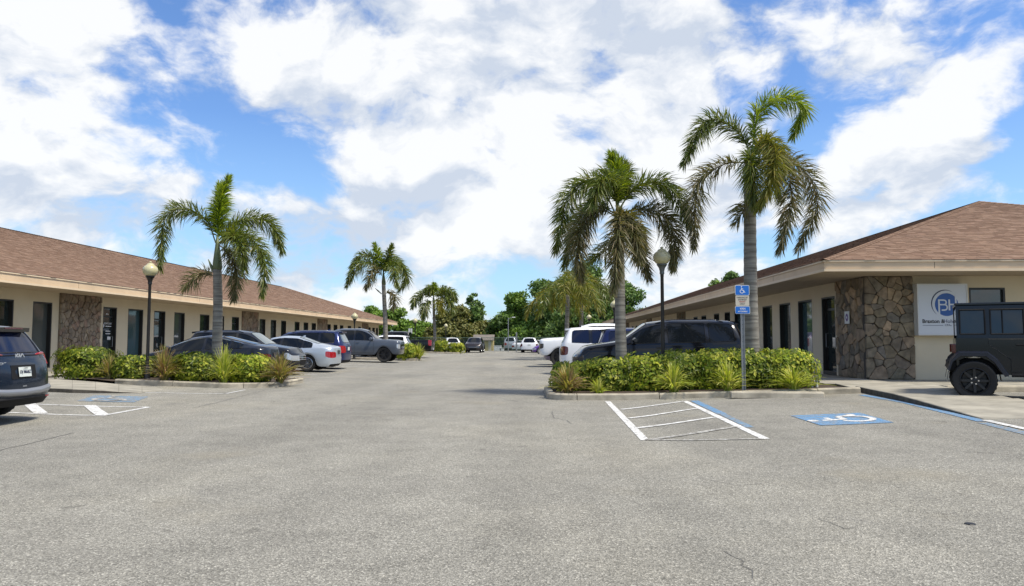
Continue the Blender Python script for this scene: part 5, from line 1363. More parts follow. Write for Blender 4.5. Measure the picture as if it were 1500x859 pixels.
    # caps
    for end, i in (('f', 0), ('r', len(us)-1)):
        fr6 = [5, 6, 7, 8]
        ref = [grid[i][k][1]/grid[i][5][1] for k in fr6]     # 1,y6,y7,0
        cols = ref+[-v for v in ref[-2::-1]]
        cid = {}
        w = grid[i][2][1]
        def C(k, j):
            if j == 0: return V(i, k, 1)
            if j == 6: return V(i, k, -1)
            if k == 5: return V(i, (5+j) if j <= 3 else (11-j), 1 if j <= 3 else -1)
            if (k, j) not in cid:
                cid[(k, j)] = len(vs); e = grid[i][k]; y = e[1]*cols[j]; pl0, pl1 = abs(e[1])/w, abs(y)/w
                kk = (.20 if end == 'f' else .13)*(1 if kind != 'truck' else .45 if end == 'f' else .25); dx = kk*(pl0**4-pl1**4)
                vs.append((e[0]+(dx if end == 'f' else -dx), y, e[2]))
            return cid[(k, j)]
        for k in range(5):
            for j in range(6):
                q = (C(k,j), C(k,j+1), C(k+1,j+1), C(k+1,j)); mi = 0
                if end == 'f':
                    if k == 2 and j in ((0, 5) if kind == 'truck' else (0, 1, 4, 5)): mi = part('headlight', 1 if j < 3 else -1, G(head))
                    elif k == 2: mi = part('grille', 0, G(grille))
                    elif k == 1 and (j in (2, 3) or (kind == 'truck' and 1 <= j <= 4)): mi = part('grille', 0, G(grille)) if kind == 'truck' else part('lower_grille', 0, G('black_trim'))
                    elif k == 0 and clad: mi = part('lower_cladding', 0, G('black_trim'))
                else:
                    if k == 2 and (j in (0, 5) if (tailstyle == 'narrow' or kind == 'truck') else j in (0, 1, 4, 5)): mi = part('taillight', 1 if j < 3 else -1, G(tail)) if tail else 0
                    elif k == 3 and j in (0, 5) and kind == 'truck': mi = part('taillight', 1 if j < 3 else -1, G(tail))
                    elif k == 4 and suvrear and 1 <= j <= 4: mi = part('rear_window', 0, MT[rear_glass] if rear_glass else cg)
                    elif k == 4 and suvrear: mi = part('window_pillar', 3+(j < 3), G('gloss_black')) if tailstyle == 'black' else 0
                    elif k == 0: mi = part('rear_valance', 0, G('black_trim'))
                    elif k == 3 and tailstyle == 'bar' : mi = part('tail_bar', 0, G(tail))
                fs.append(q[::-1] if end == 'f' else q); ms.append(mi)
    me = bpy.data.meshes.new('cage'); me.from_pydata(vs, [], fs)
    bm = bmesh.new(); bm.from_mesh(me); bmesh.ops.recalc_face_normals(bm, faces=bm.faces)
    cl = bm.edges.layers.float.new('crease_edge'); bm.verts.ensure_lookup_table(); bm.faces.ensure_lookup_table()
    for f, mi in zip(bm.faces, ms): f.material_index = mi
    belt = {V(i, 4, s) for i in range(len(us)) for s in (1, -1)}; bot = {V(i, 0, s) for i in range(len(us)) for s in (1, -1)}
    for e in bm.edges:
        a, b = e.verts[0].index, e.verts[1].index
        if a in belt and b in belt: e[cl] = .55
        if a in bot and b in bot: e[cl] = 1.0
        m2 = {f.material_index for f in e.link_faces}
        if len(m2) > 1: e[cl] = max(e[cl], .5)
        if kind == 'truck' and len(e.link_faces) == 2 and e.link_faces[0].normal.dot(e.link_faces[1].normal) < .45: e[cl] = max(e[cl], .7)
    bm.to_mesh(me); bm.free()
    for _, m in parts: me.materials.append(m)
    o = bpy.data.objects.new('cage', me); COL.objects.link(o); sub = o.modifiers.new('s', 'SUBSURF'); sub.levels = level; sub.render_levels = level
    dg = bpy.context.evaluated_depsgraph_get(); me2 = bpy.data.meshes.new_from_object(o.evaluated_get(dg)); bpy.data.objects.remove(o)
    # split by part
    me2.update(); nv = len(me2.vertices); co = np.empty(nv*3); me2.vertices.foreach_get('co', co); co = co.reshape(-1, 3)
    vn = np.empty(nv*3); me2.vertices.foreach_get('normal', vn) if hasattr(me2.vertices[0], 'normal') else None; vn = vn.reshape(-1, 3)
    polys = [(tuple(p.vertices), p.material_index) for p in me2.polygons]
    bv = BVHTree.FromPolygons([Vector(c) for c in co], [p[0] for p in polys]); made = {}
    for pi_, (nm, m) in enumerate(parts):
        F_ = [p[0] for p in polys if p[1] == pi_]
        if not F_: continue
        rem = {}; nvs = []; nf = []
        for f in F_:
            for v in f:
                if v not in rem: rem[v] = len(nvs); nvs.append(tuple(co[v]))
            nf.append(tuple(rem[v] for v in f))
        pm_ = bpy.data.meshes.new(nm); pm_.from_pydata(nvs, [], nf); pm_.materials.append(m); pm_.polygons.foreach_set('use_smooth', [True]*len(nf))
        # keep the whole-body normals so panels meet without a seam
        nrm = [None]*len(nvs)
        for v, k in rem.items(): nrm[k] = tuple(vn[v])
        pm_.update(); pm_.set_sharp_from_angle(angle=radians(38))
        po = link(nm, pm_, t); made.setdefault(nm, []).append(po)
        if nm in ('side_window', 'rear_window', 'windshield') and detail:
            cnt = {}
            for f in nf:
                for a, b in zip(f, f[1:]+f[:1]): k = (min(a, b), max(a, b)); cnt[k] = cnt.get(k, 0)+1
            q = MB(); rad = .008 if nm == 'side_window' else .010; adj = {}
            for (a, b), c in cnt.items():
                if c == 1: adj.setdefault(a, []).append(b); adj.setdefault(b, []).append(a)
            base = {}
            for v, ns in adj.items():      # one mitred cross-section per border point
                A = Vector(nvs[v]); t1 = (Vector(nvs[ns[0]])-A).normalized(); t2 = (A-Vector(nvs[ns[-1]])).normalized() if len(ns) > 1 else t1
                d_ = (t1+t2) if (t1+t2).length > .1 else t1
                nn = Vector(nrm[v]).normalized() if Vector(nrm[v]).length > 0 else Vector((0,0,1)); s = d_.normalized().cross(nn).normalized()*rad
                base[v] = (A-s+nn*.002, A+s+nn*.002, A+nn*.012)
            for (a, b), c in cnt.items():
                if c != 1: continue
                if chrome and nm == 'side_window':
                    e_ = Vector(nvs[b])-Vector(nvs[a])
                    if abs(e_.x) < .75*e_.length: continue
                p, r_ = base[a], base[b]
                if (p[0]-r_[0]).length > (p[0]-r_[1]).length: r_ = (r_[1], r_[0], r_[2])
                q.add([p[0], p[1], p[2], r_[0], r_[1], r_[2]], [(0,2,5,3),(2,1,4,5)])
            q.build('window_trim', G(chrome) if (chrome and nm == 'side_window') else G('black_trim'), po, recalc=False)
    bpy.data.meshes.remove(me2)
    body = made['body'][0]
    # underbody, wheel arches and wheels
    q = MB(); Wd = max(x[3] for x in T); q.box(-L/2+.35, L/2-.35, -Wd+.32, Wd-.32, gc-.03, .62*sz); q.build('underbody', G('black_trim'), t)
    for c in (wf, wr):
        q = MB()
        for sd in (1, -1):
            P = [(c+ra*1.0*cos(radians(a)), R+ra*1.0*sin(radians(a))) for a in range(0, 181, 15)]
            for (a, za), (b, zb_) in zip(P, P[1:]):
                y0, y1 = sd*(interp(T, c, 3)-.05), sd*(interp(T, c, 3)-.36); q.add([(L/2-a, y0, max(za, gc)), (L/2-b, y0, max(zb_, gc)), (L/2-b, y1, max(zb_, gc)), (L/2-a, y1, max(za, gc))], [(0,1,2,3)])
        q.build('wheel_well', G('black_trim'), t, recalc=False)
        for sd in (1, -1):
            wd = .235 if kind != 'truck' else .28
            wheel(t, (L/2-c, sd*(interp(T, c, 3)-.035-wd/2), R), R, wd, MT[rim], spokes, sd, small)
            if clad and detail:
                P = []
                for a in range(-12, 193, 12):
                    xx, zz = c+(ra+.03)*cos(radians(a)), R+(ra+.03)*sin(radians(a))
                    if zz < gc: continue
                    h = bv.ray_cast(Vector((L/2-xx, sd*2, zz)), Vector((0, -sd, 0)))
                    if h[0] is not None: P.append(h[0]+Vector((0, sd*.004, 0)))
                if len(P) > 3: q = MB(); q.tube(P, .036, 5); q.build('wheel_arch_trim', G('black_trim'), t, smooth=True)
    def side(u, z, sd, off=.004):
        h = bv.ray_cast(Vector((L/2-u, sd*2, z)), Vector((0, -sd, 0))); return (h[0]+Vector((0, sd*off, 0))) if h[0] is not None else None
    if detail:
        zl = lambda u: interp(T, u, 1)
        seams = [wins[0][0]-.05, wins[0][1]+.02, (wins[1][1]-.05)]
        for sd in (1, -1):
            q = MB()
            for si, u in enumerate(seams):
                P = [side(u+(.10*sx*(1-abs(f-.5)) if si == 2 else 0)-(.0 if si else 0), gc+.12+f*(zl(u)-gc-.14), sd, .0015) for f in (0,.15,.3,.45,.6,.75,.9,1)]
                P = [p for p in P if p is not None]
                if len(P) > 2: q.tube(P, .0055, 4)
            a, b = seams[0], seams[2]; P = [side(a+(b-a)*i/10, gc+.12, sd, .0015) for i in range(11)]; P = [p for p in P if p is not None and abs(p.x-(L/2-wf)) > ra and abs(p.x-(L/2-wr)) > ra]
            if len(P) > 2: q.tube(P, .0055, 4)
            q.build('door_seam', G('black'), body)
            for (a, b) in wins[:2]:
                u = b-.16; p = side(u, zl(u)-.13, sd, .02)
                if p is not None:
                    h_ = MB(); h_.bbox(p.x-.10, p.x+.10, p.y-.012, p.y+.012, p.z-.014, p.z+.016, .006); h_.build('door_handle', MT[handles] if handles else pm, t)
            p = side(wins[0][0]+.12, zl(wins[0][0])+.02, sd, 0)
            if p is not None:
                h_ = MB(); y = p.y; s_ = 1.35 if kind == 'truck' else 1; h_.tube([(p.x+.02, y-.03*sd, p.z+.02), (p.x+.03, y+.08*sd, p.z+.05), (p.x+.02, y+.12*sd*s_, p.z+.085), (p.x+.01, y+.22*sd*s_, p.z+.09)], [.02,.035*s_,.085*s_,.055*s_], 8)
                h_.build('mirror', pm if not clad else G('gloss_black'), t, smooth=40)
    # plates, rails, fin, spoiler
    if plate:
        h = bv.ray_cast(Vector((-L, 0, gc+(.62 if kind != 'truck' else .15)*(1.05*sz))), Vector((1, 0, 0)))
        zc = (.86 if suvrear else .78 if kind != 'truck' else .62)*sz
        h = bv.ray_cast(Vector((-L, 0, zc)), Vector((1, 0, 0)))
        if h[0] is not None: x = h[0].x; MB().box(x-.022, x-.008, -.155, .155, zc-.08, zc+.08).build('number_plate', MT[plate], t)
    if grille_bars:
        for i in range(grille_bars):
            z = (gc+.56*(T[0][1]-gc)) + i*.07
            P = []
            for j in range(-4, 5):
                h = bv.ray_cast(Vector((L, j*.1*sy, z)), Vector((-1, 0, 0)))
                if h[0] is not None: P.append(h[0]+Vector((.008,0,0)))
            if len(P) > 2: q = MB(); q.tube(P, .012, 4); q.build('grille_bar', MT['chrome'] if chrome else MT['silver_trim'], t)
    if rails:
        for sd in (1, -1):
            P = []; n = 8; u0, u1 = wd1+.25, L-.75
            for i in range(n+1):
                u = u0+(u1-u0)*i/n; yy = sd*(interp(T, u, 4)-.04); h = bv.ray_cast(Vector((L/2-u, yy, 3)), Vector((0,0,-1)))
                if h[0] is not None: P.append(h[0]+Vector((0,0,.05 if 0 < i < n else .005)))
            q = MB(); q.tube(P, .016, 6); q.build('roof_rail', MT[rails], t, smooth=True)
    if fin:
        u = L-1.0 if suvrear else (rg[0] if rg else L-1); h = bv.ray_cast(Vector((L/2-u, 0, 3)), Vector((0,0,-1)))
        if h[0] is not None:
            x, z = h[0].x, h[0].z-.01; q = MB(); q.add([(x+.10,-.03,z),(x+.10,.03,z),(x-.09,-.025,z),(x-.09,.025,z),(x-.07,-.006,z+.075),(x-.07,.006,z+.075),(x-.10,0,z+.07)], [(0,1,5,4),(0,4,6,2),(1,3,6,5),(4,5,6),(2,6,3)]); q.build('antenna_fin', pm, t)
    if spoiler and suvrear:
        z = interp(T, L-.4, 2); w = interp(T, L, 4)*.80; q = MB(); x = -L/2+.33
        q.add([(x+.22,-w,z+.01),(x+.22,w,z+.01),(x-.10,-w*.93,z-.015),(x-.10,w*.93,z-.015),(x+.12,-w,z-.05),(x+.12,w,z-.05),(x-.09,-w*.93,z-.085),(x-.09,w*.93,z-.085)], [(0,1,3,2),(2,3,7,6),(4,6,7,5),(0,2,6,4),(1,5,7,3)]); q.build('spoiler', pm if spoiler is True else MT[spoiler], t)
        q = MB(); q.bbox(x-.112, x-.10, -.22, .22, z-.036, z-.02, .003); q.build('brake_light', G('tail_dark'), t)
    return t, bv, T, L
def place(xpx, Y): return X(xpx, Y)
HL, HR = pi, 0.0     # heading left (-X) / right (+X)
def park(end_px, Y, L, head, off=0):
    """centre position for a car whose named end shows at end_px, at depth Y; head 0 = nose to +X"""
    x = X(end_px, Y)+off; return x
def zg(x): return g(x)
def fleet():
    P = paint
    # left row; nose direction 0 = towards the drive lane
    def at_l(px, Y, L, front_out): x = X(px, Y)-L/2; return (x, Y, g(x)), (0 if front_out else pi)
    l, r = at_l(404, 25.35, 4.97, False)
    car('parked_car', 'long dark grey fastback saloon with a chrome window line, nearest the left island hedge', 'car', 'coupe4', l, r, P('midnight_grey', (.014,.018,.028), .2), chrome='chrome', handles='chrome', rim='rim_dark', tail='tail_dark', fin=False, plate='plate_dark', R=.35)
    l, r = at_l(445, 28.3, 4.45, True)
    car('parked_car', 'dark compact crossover with its bright headlights and chrome chin facing the drive lane', 'car', 'suv', l, r, P('dark_blue_grey', (.012,.014,.019), .1), L=4.45, H=1.66, W=1.82, head='head', chrome=None, rails='gloss_black', clad=False, wf_glass='car_glass_lt', grille_bars=3, spoiler=True)
    l, r = at_l(497, 31.4, 4.93, False)
    car('parked_car', 'silver saloon with its red tail lamps toward the drive lane', 'car', 'sedan', l, r, P('silver_blue', (.50,.55,.60), .55, .3), L=4.93, H=1.48, rim='rim', fin=True, rear_glass='car_glass_lt', plate='plate_dark', tail='tail', spokes=10)
    l, r = at_l(511.5, 34.6, 4.85, False)
    car('parked_car', 'dark blue seven seat crossover behind the silver saloon, roof rails on', 'car', 'suv', l, r, P('deep_blue', (.012,.022,.085), .4), L=4.85, H=1.74, W=1.9, rails='silver_trim', chrome='chrome', fin=True, spoiler=True, tail='tail', rear_glass='car_glass_lt', tailstyle='wide')
    l, r = at_l(591.5, 44.6, 5.88, True)
    car('pickup_truck', 'slate grey crew cab pickup facing the drive lane in front of a palm trunk', 'pickup truck', 'truck', l, r, P('slate_grey', (.085,.10,.125), .3), H=2.0, head='head', rim='rim_dark', spokes=6, plate=None, gc=.44, R=.44, grille='gloss_black', grille_bars=2)
    l, r = at_l(603, 53.6, 4.6, False)
    car('parked_car', 'white crossover mostly hidden behind the grey pickup', 'car', 'suv', l, r, P('white', (.74,.76,.78), .0, .3), H=1.64, spoiler=True, tail='tail_dark', level=2, rear_glass='car_glass')
    l, r = at_l(635, 57.0, 5.85, False)
    car('pickup_truck', 'black pickup with tall red tail lamp on the left side of the lot', 'pickup truck', 'truck', l, r, P('black', (.004,.005,.006), .0), H=1.98, tail='tail', rim='rim_dark', spokes=6, gc=.46, R=.44)
    # far row across the end, noses or tails toward the camera
    def far(px, Y, z=0): x = X(px, Y); return (x, Y, g(x))
    car('parked_car', 'white hatchback with dark rear window beside the farthest palm', 'car', 'suv', far(660, 83), radians(104), P('white', (.74,.76,.78), .0, .3), L=4.5, H=1.62, level=1, small=True, tail='tail_dark', group='cars parked across the far end', tailstyle='narrow', spoiler=True)
    car('parked_car', 'dark brown off-road crossover facing the camera with two pale grille bars', 'car', 'suv', far(695.5, 83), radians(-91), P('dark_bronze', (.035,.030,.032), .4), L=4.7, H=1.72, W=1.95, level=1, small=True, head='head_dark', group='cars parked across the far end', clad=True, grille_bars=2, rails='gloss_black')
    car('parked_car', 'white crossover with a black lower bumper, tail toward the camera at the far right', 'car', 'suv', far(776.5, 83), radians(88), P('white', (.74,.76,.78), .0, .3), L=4.6, H=1.66, W=1.95, level=1, small=True, clad=True, tail='tail_dark', group='cars parked across the far end', tailstyle='narrow', spoiler=True)
    car('parked_car', 'pale silver car between the white crossover and the purple car', 'car', 'suv', far(796, 88), radians(60), P('pale_silver', (.42,.42,.40), .3, .35), L=4.3, H=1.4, level=1, small=True, group='cars parked across the far end')
    # right row
    def at_r(px, Y, L, front_in): x = X(px, Y)+L/2; return (x, Y, g(x)), (pi if front_in else 0)
    l, r = at_r(838, 22.6, 5.15, True)
    car('parked_car', 'large glossy black three row crossover directly behind the right hedge', 'car', 'suv', l, r, P('gloss_black_paint', (.003,.0035,.005), .0, .12), L=5.2, H=1.92, W=1.98, rails='gloss_black', wf_glass='car_glass_lt', head='head_dark', grille_bars=3, group='cars parked in the right row', spoiler=True, gc=.24, R=.39)
    l, r = at_r(869, 26.2, 4.6, False)
    car('parked_car', 'dark blue crossover showing its rear window between the palm and the black crossover', 'car', 'suv', l, r, P('navy', (.010,.018,.075), .4), H=1.72, rails=None, tail='tail_dark', fin=True, spoiler='gloss_black', glass='car_glass_bl', chrome='chrome', group='cars parked in the right row')
    l, r = at_r(819, 30.0, 4.95, False)
    car('parked_car', 'white three row crossover with a tall dark red tail lamp', 'car', 'suv', l, r, P('white2', (.76,.77,.79), .0, .25), L=4.95, H=1.84, W=1.95, tail='tail_dark', glass='car_glass_bl', rear_glass='car_glass_bl', fin=True, spoiler=True, group='cars parked in the right row')
    l, r = at_r(792, 38.3, 6.0, True); 
    car('pickup_truck', 'white heavy duty pickup with a black grille and big black wheels', 'pickup truck', 'truck', l, r, P('white', (.74,.76,.78), .0, .3), L=6.2, H=2.18, W=2.05, rim='rim_dark', spokes=8, head='head_dark', gc=.55, R=.47, group='cars parked in the right row', plate=None)
    l, r = at_r(779, 74, 4.2, True)
    car('parked_car', 'small purple car beyond the white pickup', 'car', 'sedan', l, r, P('purple', (.13,.055,.30), .3), L=4.2, H=1.45, level=1, small=True, group='cars parked in the right row')
    l, r = at_r(796, 41.4, 4.7, True)
    car('parked_car', 'muted lilac grey crossover whose roof shows over the bonnet of the white pickup', 'car', 'suv', l, r, P('lilac_grey', (.16,.14,.22), .5), L=4.7, H=1.80, level=1, small=True, glass='car_glass_bl', group='cars parked in the right row')
    # beyond the fence
    car('parked_car', 'pale van partly hidden by the fence and the light pole', 'van', 'suv', (X(752, 104), 104, -.11), radians(80), P('pale_blue_grey', (.40,.45,.50), .1, .4), L=4.9, H=1.95, W=1.9, level=1, small=True, detail=False, group='cars beyond the fence')
    car('parked_car', 'white car beyond the fence just left of the far white crossover', 'car', 'sedan', (X(765, 101), 101, -.11), radians(75), P('white', (.74,.76,.78), .0, .3), level=1, small=True, detail=False, group='cars beyond the fence')
fleet()

def near_suv():
    """the dark blue crossover cut by the left frame, seen from behind"""
    L = 4.66; h = Vector((-.998, -.06, 0)).normalized(); rz = atan2(h.y, h.x)
    wc = Vector((-9.36, 12.5, 0)); left = Vector((-h.y, h.x, 0))
    # right rear wheel sits (L-wr) ahead of the tail and .78 right of the centre line
    S = SPEC['suv']; wr = S['wr']*L/4.6
    c = wc+left*.80-h*(L/2-wr)
    pm = paint('ink_blue', (.016,.026,.045), .45, .22)
    t, bv, T, L = car('parked_car', 'dark navy blue crossover cut off by the left edge, rear toward the drive lane', 'car', 'suv', (c.x, c.y, g(c.x)), rz, pm, L=L, H=1.55, W=1.87, tail=None, rim='rim_dark', clad=True,
            rails='silver_trim', spoiler='gloss_black', glass='car_glass_bl', rear_glass='car_glass_bl', plate=None, tailstyle='narrow', group='cars parked in the left row', level=3)
    def back(y, z, off=.006):
        p = bv.ray_cast(Vector((-L, y, z)), Vector((1, 0, 0)))[0]; return p+Vector((-off, 0, 0)) if p is not None else Vector((-L/2-off, y, z))
    def mount(name, w, hgt, y, z, m, th=.008, off=.006):
        a, b = back(y, z-hgt/2, off), back(y, z+hgt/2, off); q = MB(); P = []
        for zz, p in ((-1, a), (1, b)): P += [(p.x, y-w/2, p.z), (p.x, y+w/2, p.z)]
        vs = P+[(v[0]+th, v[1], v[2]) for v in P]; q.add(vs, [(0,1,3,2),(4,6,7,5),(0,4,5,1),(2,3,7,6),(0,2,6,4),(1,5,7,3)]); return q.build(name, m, t)
    rec = mount('plate_recess', .62, .22, 0, .79, MT['black_trim'], .004, .002)
    pl = mount('number_plate', .31, .155, 0, .79, MT['plate'], .004, .02)
    x = back(0, .79, .026).x
    R = (pi/2, 0, -pi/2)
    text_obj('plate_lettering', 'FLORIDA', .026, MT['black'], pl, (x, 0, .85), R); text_obj('plate_lettering', 'DJ M68Z', .075, MT['logo_navy'], pl, (x, 0, .79), R, bold=.001)
    # badge letters as strokes, KIA with the bar-less A
    q = MB(); bz = 1.045; bx = back(0, bz, .010).x
    def st(pts, w=.016):
        for a, b in zip(pts, pts[1:]):
            dy, dz = b[0]-a[0], b[1]-a[1]; l = sqrt(dy*dy+dz*dz); ey, ez = -dz/l*w/2, dy/l*w/2
            vs = [(a[0]-ey, a[1]-ez), (b[0]-ey, b[1]-ez), (b[0]+ey, b[1]+ez), (a[0]+ey, a[1]+ez)]
            P = [(bx, -v[0], bz+v[1]) for v in vs]+[(bx+.012, -v[0], bz+v[1]) for v in vs]; q.add(P, [(0,1,2,3),(0,4,5,1),(1,5,6,2),(2,6,7,3),(3,7,4,0)])
    st([(-.125,-.035),(-.125,.035)]); st([(-.118,-.005),(-.062,.035)]); st([(-.10,.006),(-.062,-.035),(-.02,.035)]); st([(-.02,.035),(-.02,-.035)]); st([(-.02,-.035),(.045,.035),(.105,-.035)]) ; st([(.105,-.035),(.125,-.035)])
    q.build('badge', MT['head'], t)
    text_obj('badge_lettering', 'SPORTAGE', .055, MT['head'], t, (back(.52, .93, .008).x, .52, .93), R, bold=.002)
    # lamps: slim boomerang each side, silver lower garnish
    for sd in (1, -1):
        P = [back(sd*y, z, .004) for y, z in ((.42,1.06),(.54,1.075),(.68,1.08),(.80,1.06),(.85,.98),(.80,.90))]
        q = MB(); q.tube(P, [.012,.022,.030,.034,.028,.012], 6); q.build('taillight', MT['tail'], t, smooth=True)
    P = [back(y, .46+.05*(abs(y)/.85)**2, .0) for y in (-.86,-.7,-.4,0,.4,.7,.86)]; q = MB(); q.tube(P, [.05,.06,.062,.062,.062,.06,.05], 6); q.build('bumper_garnish', MT['silver_trim'], t, smooth=True)
    q = MB(); q.tube([back(y, .365, .0) for y in (-.6,-.3,0,.3,.6)], .03, 5); q.build('bumper_garnish', MT['black_trim'], t, smooth=True)
    mount('reflector', .22, .025, -.62, .36, MT['tail'], .004, .01); mount('reflector', .22, .025, .62, .36, MT['tail'], .004, .01)
    mount('tow_cover', .10, .02, 0, .56, MT['silver_trim'], .004, .006)
    q = MB(); P = [back(y, 1.10, .004) for y in (-.66,-.3,0,.3,.66)]; q.tube(P, .010, 4); q.build('hatch_line', MT['black'], t)
near_suv()

def boxy():
    """black square-bodied off-roader, side on, tail to the left"""
    Y = 16.3; pw = at(1425, 500, 15.0)     # near side rear wheel
    R = .385; WB = 2.95; H = 1.93; z0 = g(9)
    rz = radians(-27); xc, yc = pw.x-(0*cos(rz)+.82*sin(rz)), pw.y-(0*sin(rz)-.82*cos(rz)); t = thing('off_road_car', 'black boxy four door off-roader with hard top and big black wheels, tail to the left', 'car', (xc, yc, z0), rz); pm = paint('flat_black', (.004,.005,.007), .0, .22)
    blk = MT['black_trim']; hw = .80; ov = .29
    def panel(vs, fs, name, m, par=t, sm=False): q = MB(); q.add(vs, fs); return q.build(name, m, par, smooth=sm)
    # tub side profile in x,z with wheel cut-outs
    xr = -ov; xf = WB+.62; zb, zt = .62, 1.22
    def arch(c, a0, a1, n=8): return [(c+.47*cos(radians(a0+(a1-a0)*i/n)), R+.47*sin(radians(a0+(a1-a0)*i/n))) for i in range(n+1)]
    q = MB()
    def slabs(poly, y0, y1):
        n = len(poly); vs = [(p[0], y0, p[1]) for p in poly]+[(p[0], y1, p[1]) for p in poly]; q.add(vs, [tuple(range(n)), tuple(range(n, 2*n))[::-1]]+[(i, (i+1) % n, n+(i+1) % n, n+i) for i in range(n)])
    AR = arch(0, 158, 22); AF = arch(WB, 158, 22)
    for y0, y1 in ((-hw, -hw+.05), (hw-.05, hw)):
        slabs([(xr,zb+.03)]+[p for p in AR if p[0] > xr+.01]+[(.56,zb-.1),(WB-.56,zb-.1)]+AF+[(xf,zb+.1),(xf,1.14),(WB-.65,1.20),(WB-.75,zt),(xr+.03,zt),(xr,zt-.06)], y0, y1)
    q.box(xr, xr+.05, -hw+.051, hw-.051, zb, zt-.002); q.box(xf-.05, xf, -.55, .55, zb, 1.13)
    q.add([(WB-.75,-hw+.051,zt-.003),(WB-.75,hw-.051,zt-.003),(xf-.02,hw-.12,1.155),(xf-.02,-hw+.12,1.155),(WB-.75,-.45,zt+.04),(WB-.75,.45,zt+.04),(xf-.1,.35,1.19),(xf-.1,-.35,1.19)], [(0,4,7,3),(4,5,6,7),(5,1,2,6),(3,7,6,2)])
    q.build('body', pm, t)
    MB().box(xr+.06, xf-.1, -hw+.16, hw-.16, .50, .8).build('underbody', blk, t)
    # hard top: tapering cabin, side walls with window openings
    zr = H-.02; yt = .70
    def yw(z): return hw-.04-(z-zt)/(zr-zt)*(hw-.04-yt)
    q = MB(); WN = [(xr+.08, .22, 'q'), (.31, .86, 'd'), (1.0, 1.9, 'd')]; zl_, zh = zt+.08, zr-.12
    xs = [xr+.02, WN[0][0], WN[0][1], WN[1][0], WN[1][1], WN[2][0], WN[2][1], 2.14]
    for sd in (-1, 1):
        def quad(x0, x1, z_0, z_1, xo=0):
            P = [(x0, sd*yw(z_0), z_0), (x1, sd*yw(z_0), z_0), (x1+(-.28*(z_1-z_0)/(zr-zt) if xo else 0), sd*yw(z_1), z_1), (x0, sd*yw(z_1), z_1)]
            q.add(P+[(p[0], p[1]-sd*.04, p[2]) for p in P], [(0,1,2,3),(7,6,5,4),(0,4,5,1),(1,5,6,2),(2,6,7,3),(3,7,4,0)])
        quad(xs[0], xs[-1], zt+.001, zl_); quad(xs[0], xs[-1]-.14, zh+.001, zr-.04)
        quad(xs[0], xs[1], zl_+.001, zh); quad(xs[2], xs[3], zl_+.001, zh); quad(xs[4], xs[5], zl_+.001, zh); quad(xs[6], xs[7], zl_+.001, zh, 1)
    q.build('hard_top', pm, t)
    q = MB(); q.bbox(xr+.0, 2.02, -yt-.005, yt+.005, zr-.039, zr+.02, .018); q.build('roof', pm, t)
    for sd in (-1, 1):
        for (a, b, k) in WN:
            y0, y1 = sd*(yw(zl_)-.022), sd*(yw(zh)-.022); w = panel([(a,y0,zl_),(b,y0,zl_),(b,y1,zh),(a,y1,zh)], [(0,1,2,3)], 'side_window', MT['jeep_pane'])
            e = MB(); P = [(a,y0+sd*.02,zl_),(b,y0+sd*.02,zl_),(b,y1+sd*.02,zh),(a,y1+sd*.02,zh)]
            for i in range(4): e.tube([P[i], P[(i+1) % 4]], .016, 4)
            if k == 'd' and a < 1: xm = a+.20; e.tube([(xm,y0+sd*.012,zl_),(xm,y1+sd*.012,zh)], .012, 4)
            e.build('window_seal', blk, w)
    panel([(xr+.03,-yw(zl_)+.03,zl_-.02),(xr+.03,yw(zl_)-.03,zl_-.02),(xr+.03,yt-.04,zh+.03),(xr+.03,-yt+.04,zh+.03)], [(0,1,2,3)], 'rear_window', MT['car_glass'])
    panel([(2.74-.55,-.68,zt+.03),(2.74-.55,.68,zt+.03),(1.98,.62,zr-.05),(1.98,-.62,zr-.05)], [(0,1,2,3)], 'windshield', MT['car_glass'])
    # doors: seams, hinges, handles
    for sd in (-1, 1):
        y = sd*(hw+.003); e = MB()
        for pts in ([(.26,zt-.02),(.26,1.1),(.62,.80),(.62,.56)], [(.93,zt-.02),(.93,.54)], [(2.16,zt-.02),(2.16,.54)], [(.60,.56),(2.16,.56)], [(.26,zt-.02),(2.16,zt-.02)]): e.tube([(p[0], y, p[1]) for p in pts], .006, 4)
        e.build('door_seam', MT['black'], t)
        for x in (.80, 1.98): e = MB(); e.bbox(x-.09, x+.09, y-.006, y+sd*.03+.006, 1.07, 1.105, .006) if sd > 0 else e.bbox(x-.09, x+.09, y-.036, y+.002, 1.07, 1.105, .006); e.build('door_handle', blk, t)
        e = MB(); e.lathe([(0,0),(.012,0)], 8, (1.00, y-.001*(1 if sd < 0 else -1), 1.05), axis='y'); e.build('key_cylinder', MT['chrome'], t)
        for x in (.97, 2.195):
            for z in (.72, 1.10): e = MB(); e.bbox(x-.03, x+.04, min(y, y+sd*.025), max(y, y+sd*.025), z-.03, z+.03, .006); e.build('hinge', pm, t)
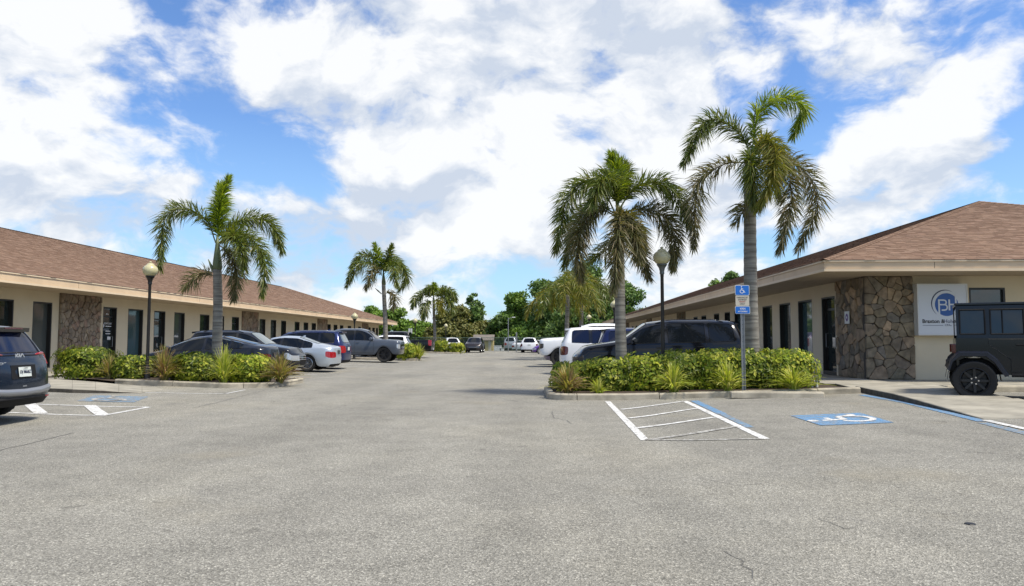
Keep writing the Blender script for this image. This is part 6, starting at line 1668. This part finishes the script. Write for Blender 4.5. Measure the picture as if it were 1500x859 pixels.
        # fender flares: flat top sloping ends
        for c in (0, WB):
            P = [(-.46,.62),(-.40,.82),(-.26,.965),(.24,.965),(.40,.82),(.58,.52)]; I = [(-.42,.60),(-.36,.78),(-.22,.90),(.20,.90),(.34,.78),(.50,.50)]; n = len(P); e = MB(); vs = []
            y0, y1 = sd*(hw+.001), sd*(hw+.16)
            for (p, i_) in zip(P, I): vs += [(c+p[0], y0, p[1]), (c+p[0]*.97, y1, p[1]-.035), (c+i_[0], y1, i_[1]-.03), (c+i_[0], y0, i_[1])]
            e.add(vs, [(4*k+j, 4*k+(j+1) % 4, 4*k+4+(j+1) % 4, 4*k+4+j) for k in range(n-1) for j in range(4)]+[(0,1,2,3), tuple(4*(n-1)+j for j in range(4))]); e.build('fender_flare', blk if c else paint('bluish_black', (.014,.017,.028), .1, .35), t)
            wheel(t, (c, sd*(hw+.02), R), R, .30, MT['rim_dark'], 8, sd)
            e = MB()
            for k in range(5): a = 2*pi*k/5; yy = sd*(hw+.02+.15*.75); e.lathe([(.016,0),(.016,sd*.02),(0,sd*.02)], 6, (c+.065*cos(a), yy, R+.065*sin(a)), axis='y')
            e.build('wheel_nut', MT['chrome'], t)
            e = MB(); y0, y1 = sd*(hw-.34), sd*(hw-.02)
            for k in range(10):
                a0, a1 = pi*k/10, pi*(k+1)/10; e.add([(c+.46*cos(a0), y0, R+.46*sin(a0)), (c+.46*cos(a1), y0, R+.46*sin(a1)), (c+.46*cos(a1), y1, R+.46*sin(a1)), (c+.46*cos(a0), y1, R+.46*sin(a0))], [(0,1,2,3)])
            e.build('wheel_well', blk, t, recalc=False)
        e = MB(); e.tube([(.62, sd*(hw+.03), .50), (2.35, sd*(hw+.03), .50)], .035, 8); e.build('side_step', blk, t)
        e = MB(); e.bbox(xr-.07, xr+.035, sd*.72-.055, sd*.72+.055, .92, 1.10, .01); e.build('taillight', MT['tail_dark'], t)
        e = MB(); e.bbox(2.10, 2.24, min(sd*.86, sd*1.04), max(sd*.86, sd*1.04), 1.25, 1.44, .03); e.build('mirror', blk, t)
    e = MB(); e.bbox(xr-.15, xr+.01, -.80, .80, .56, .78, .03); e.build('rear_bumper', blk, t)
    e = MB(); e.bbox(xf, xf+.2, -.80, .80, .56, .78, .03); e.build('front_bumper', blk, t)
    e = MB(); e.tube([(2.35,.78,1.2),(2.3,.78,2.05)], .004, 4); e.build('antenna', blk, t)
    for sd in (-1, 1): e = MB(); e.lathe([(.10,0),(.10,.02),(0,.03)], 14, (xf, sd*.42, .98), axis='x'); e.build('headlight', MT['head'], t)
    e = MB(); 
    for i in range(7): e.bbox(xf, xf+.012, -.27+i*.085, -.235+i*.085, .80, 1.08, .004)
    e.build('grille', blk, t)
boxy()
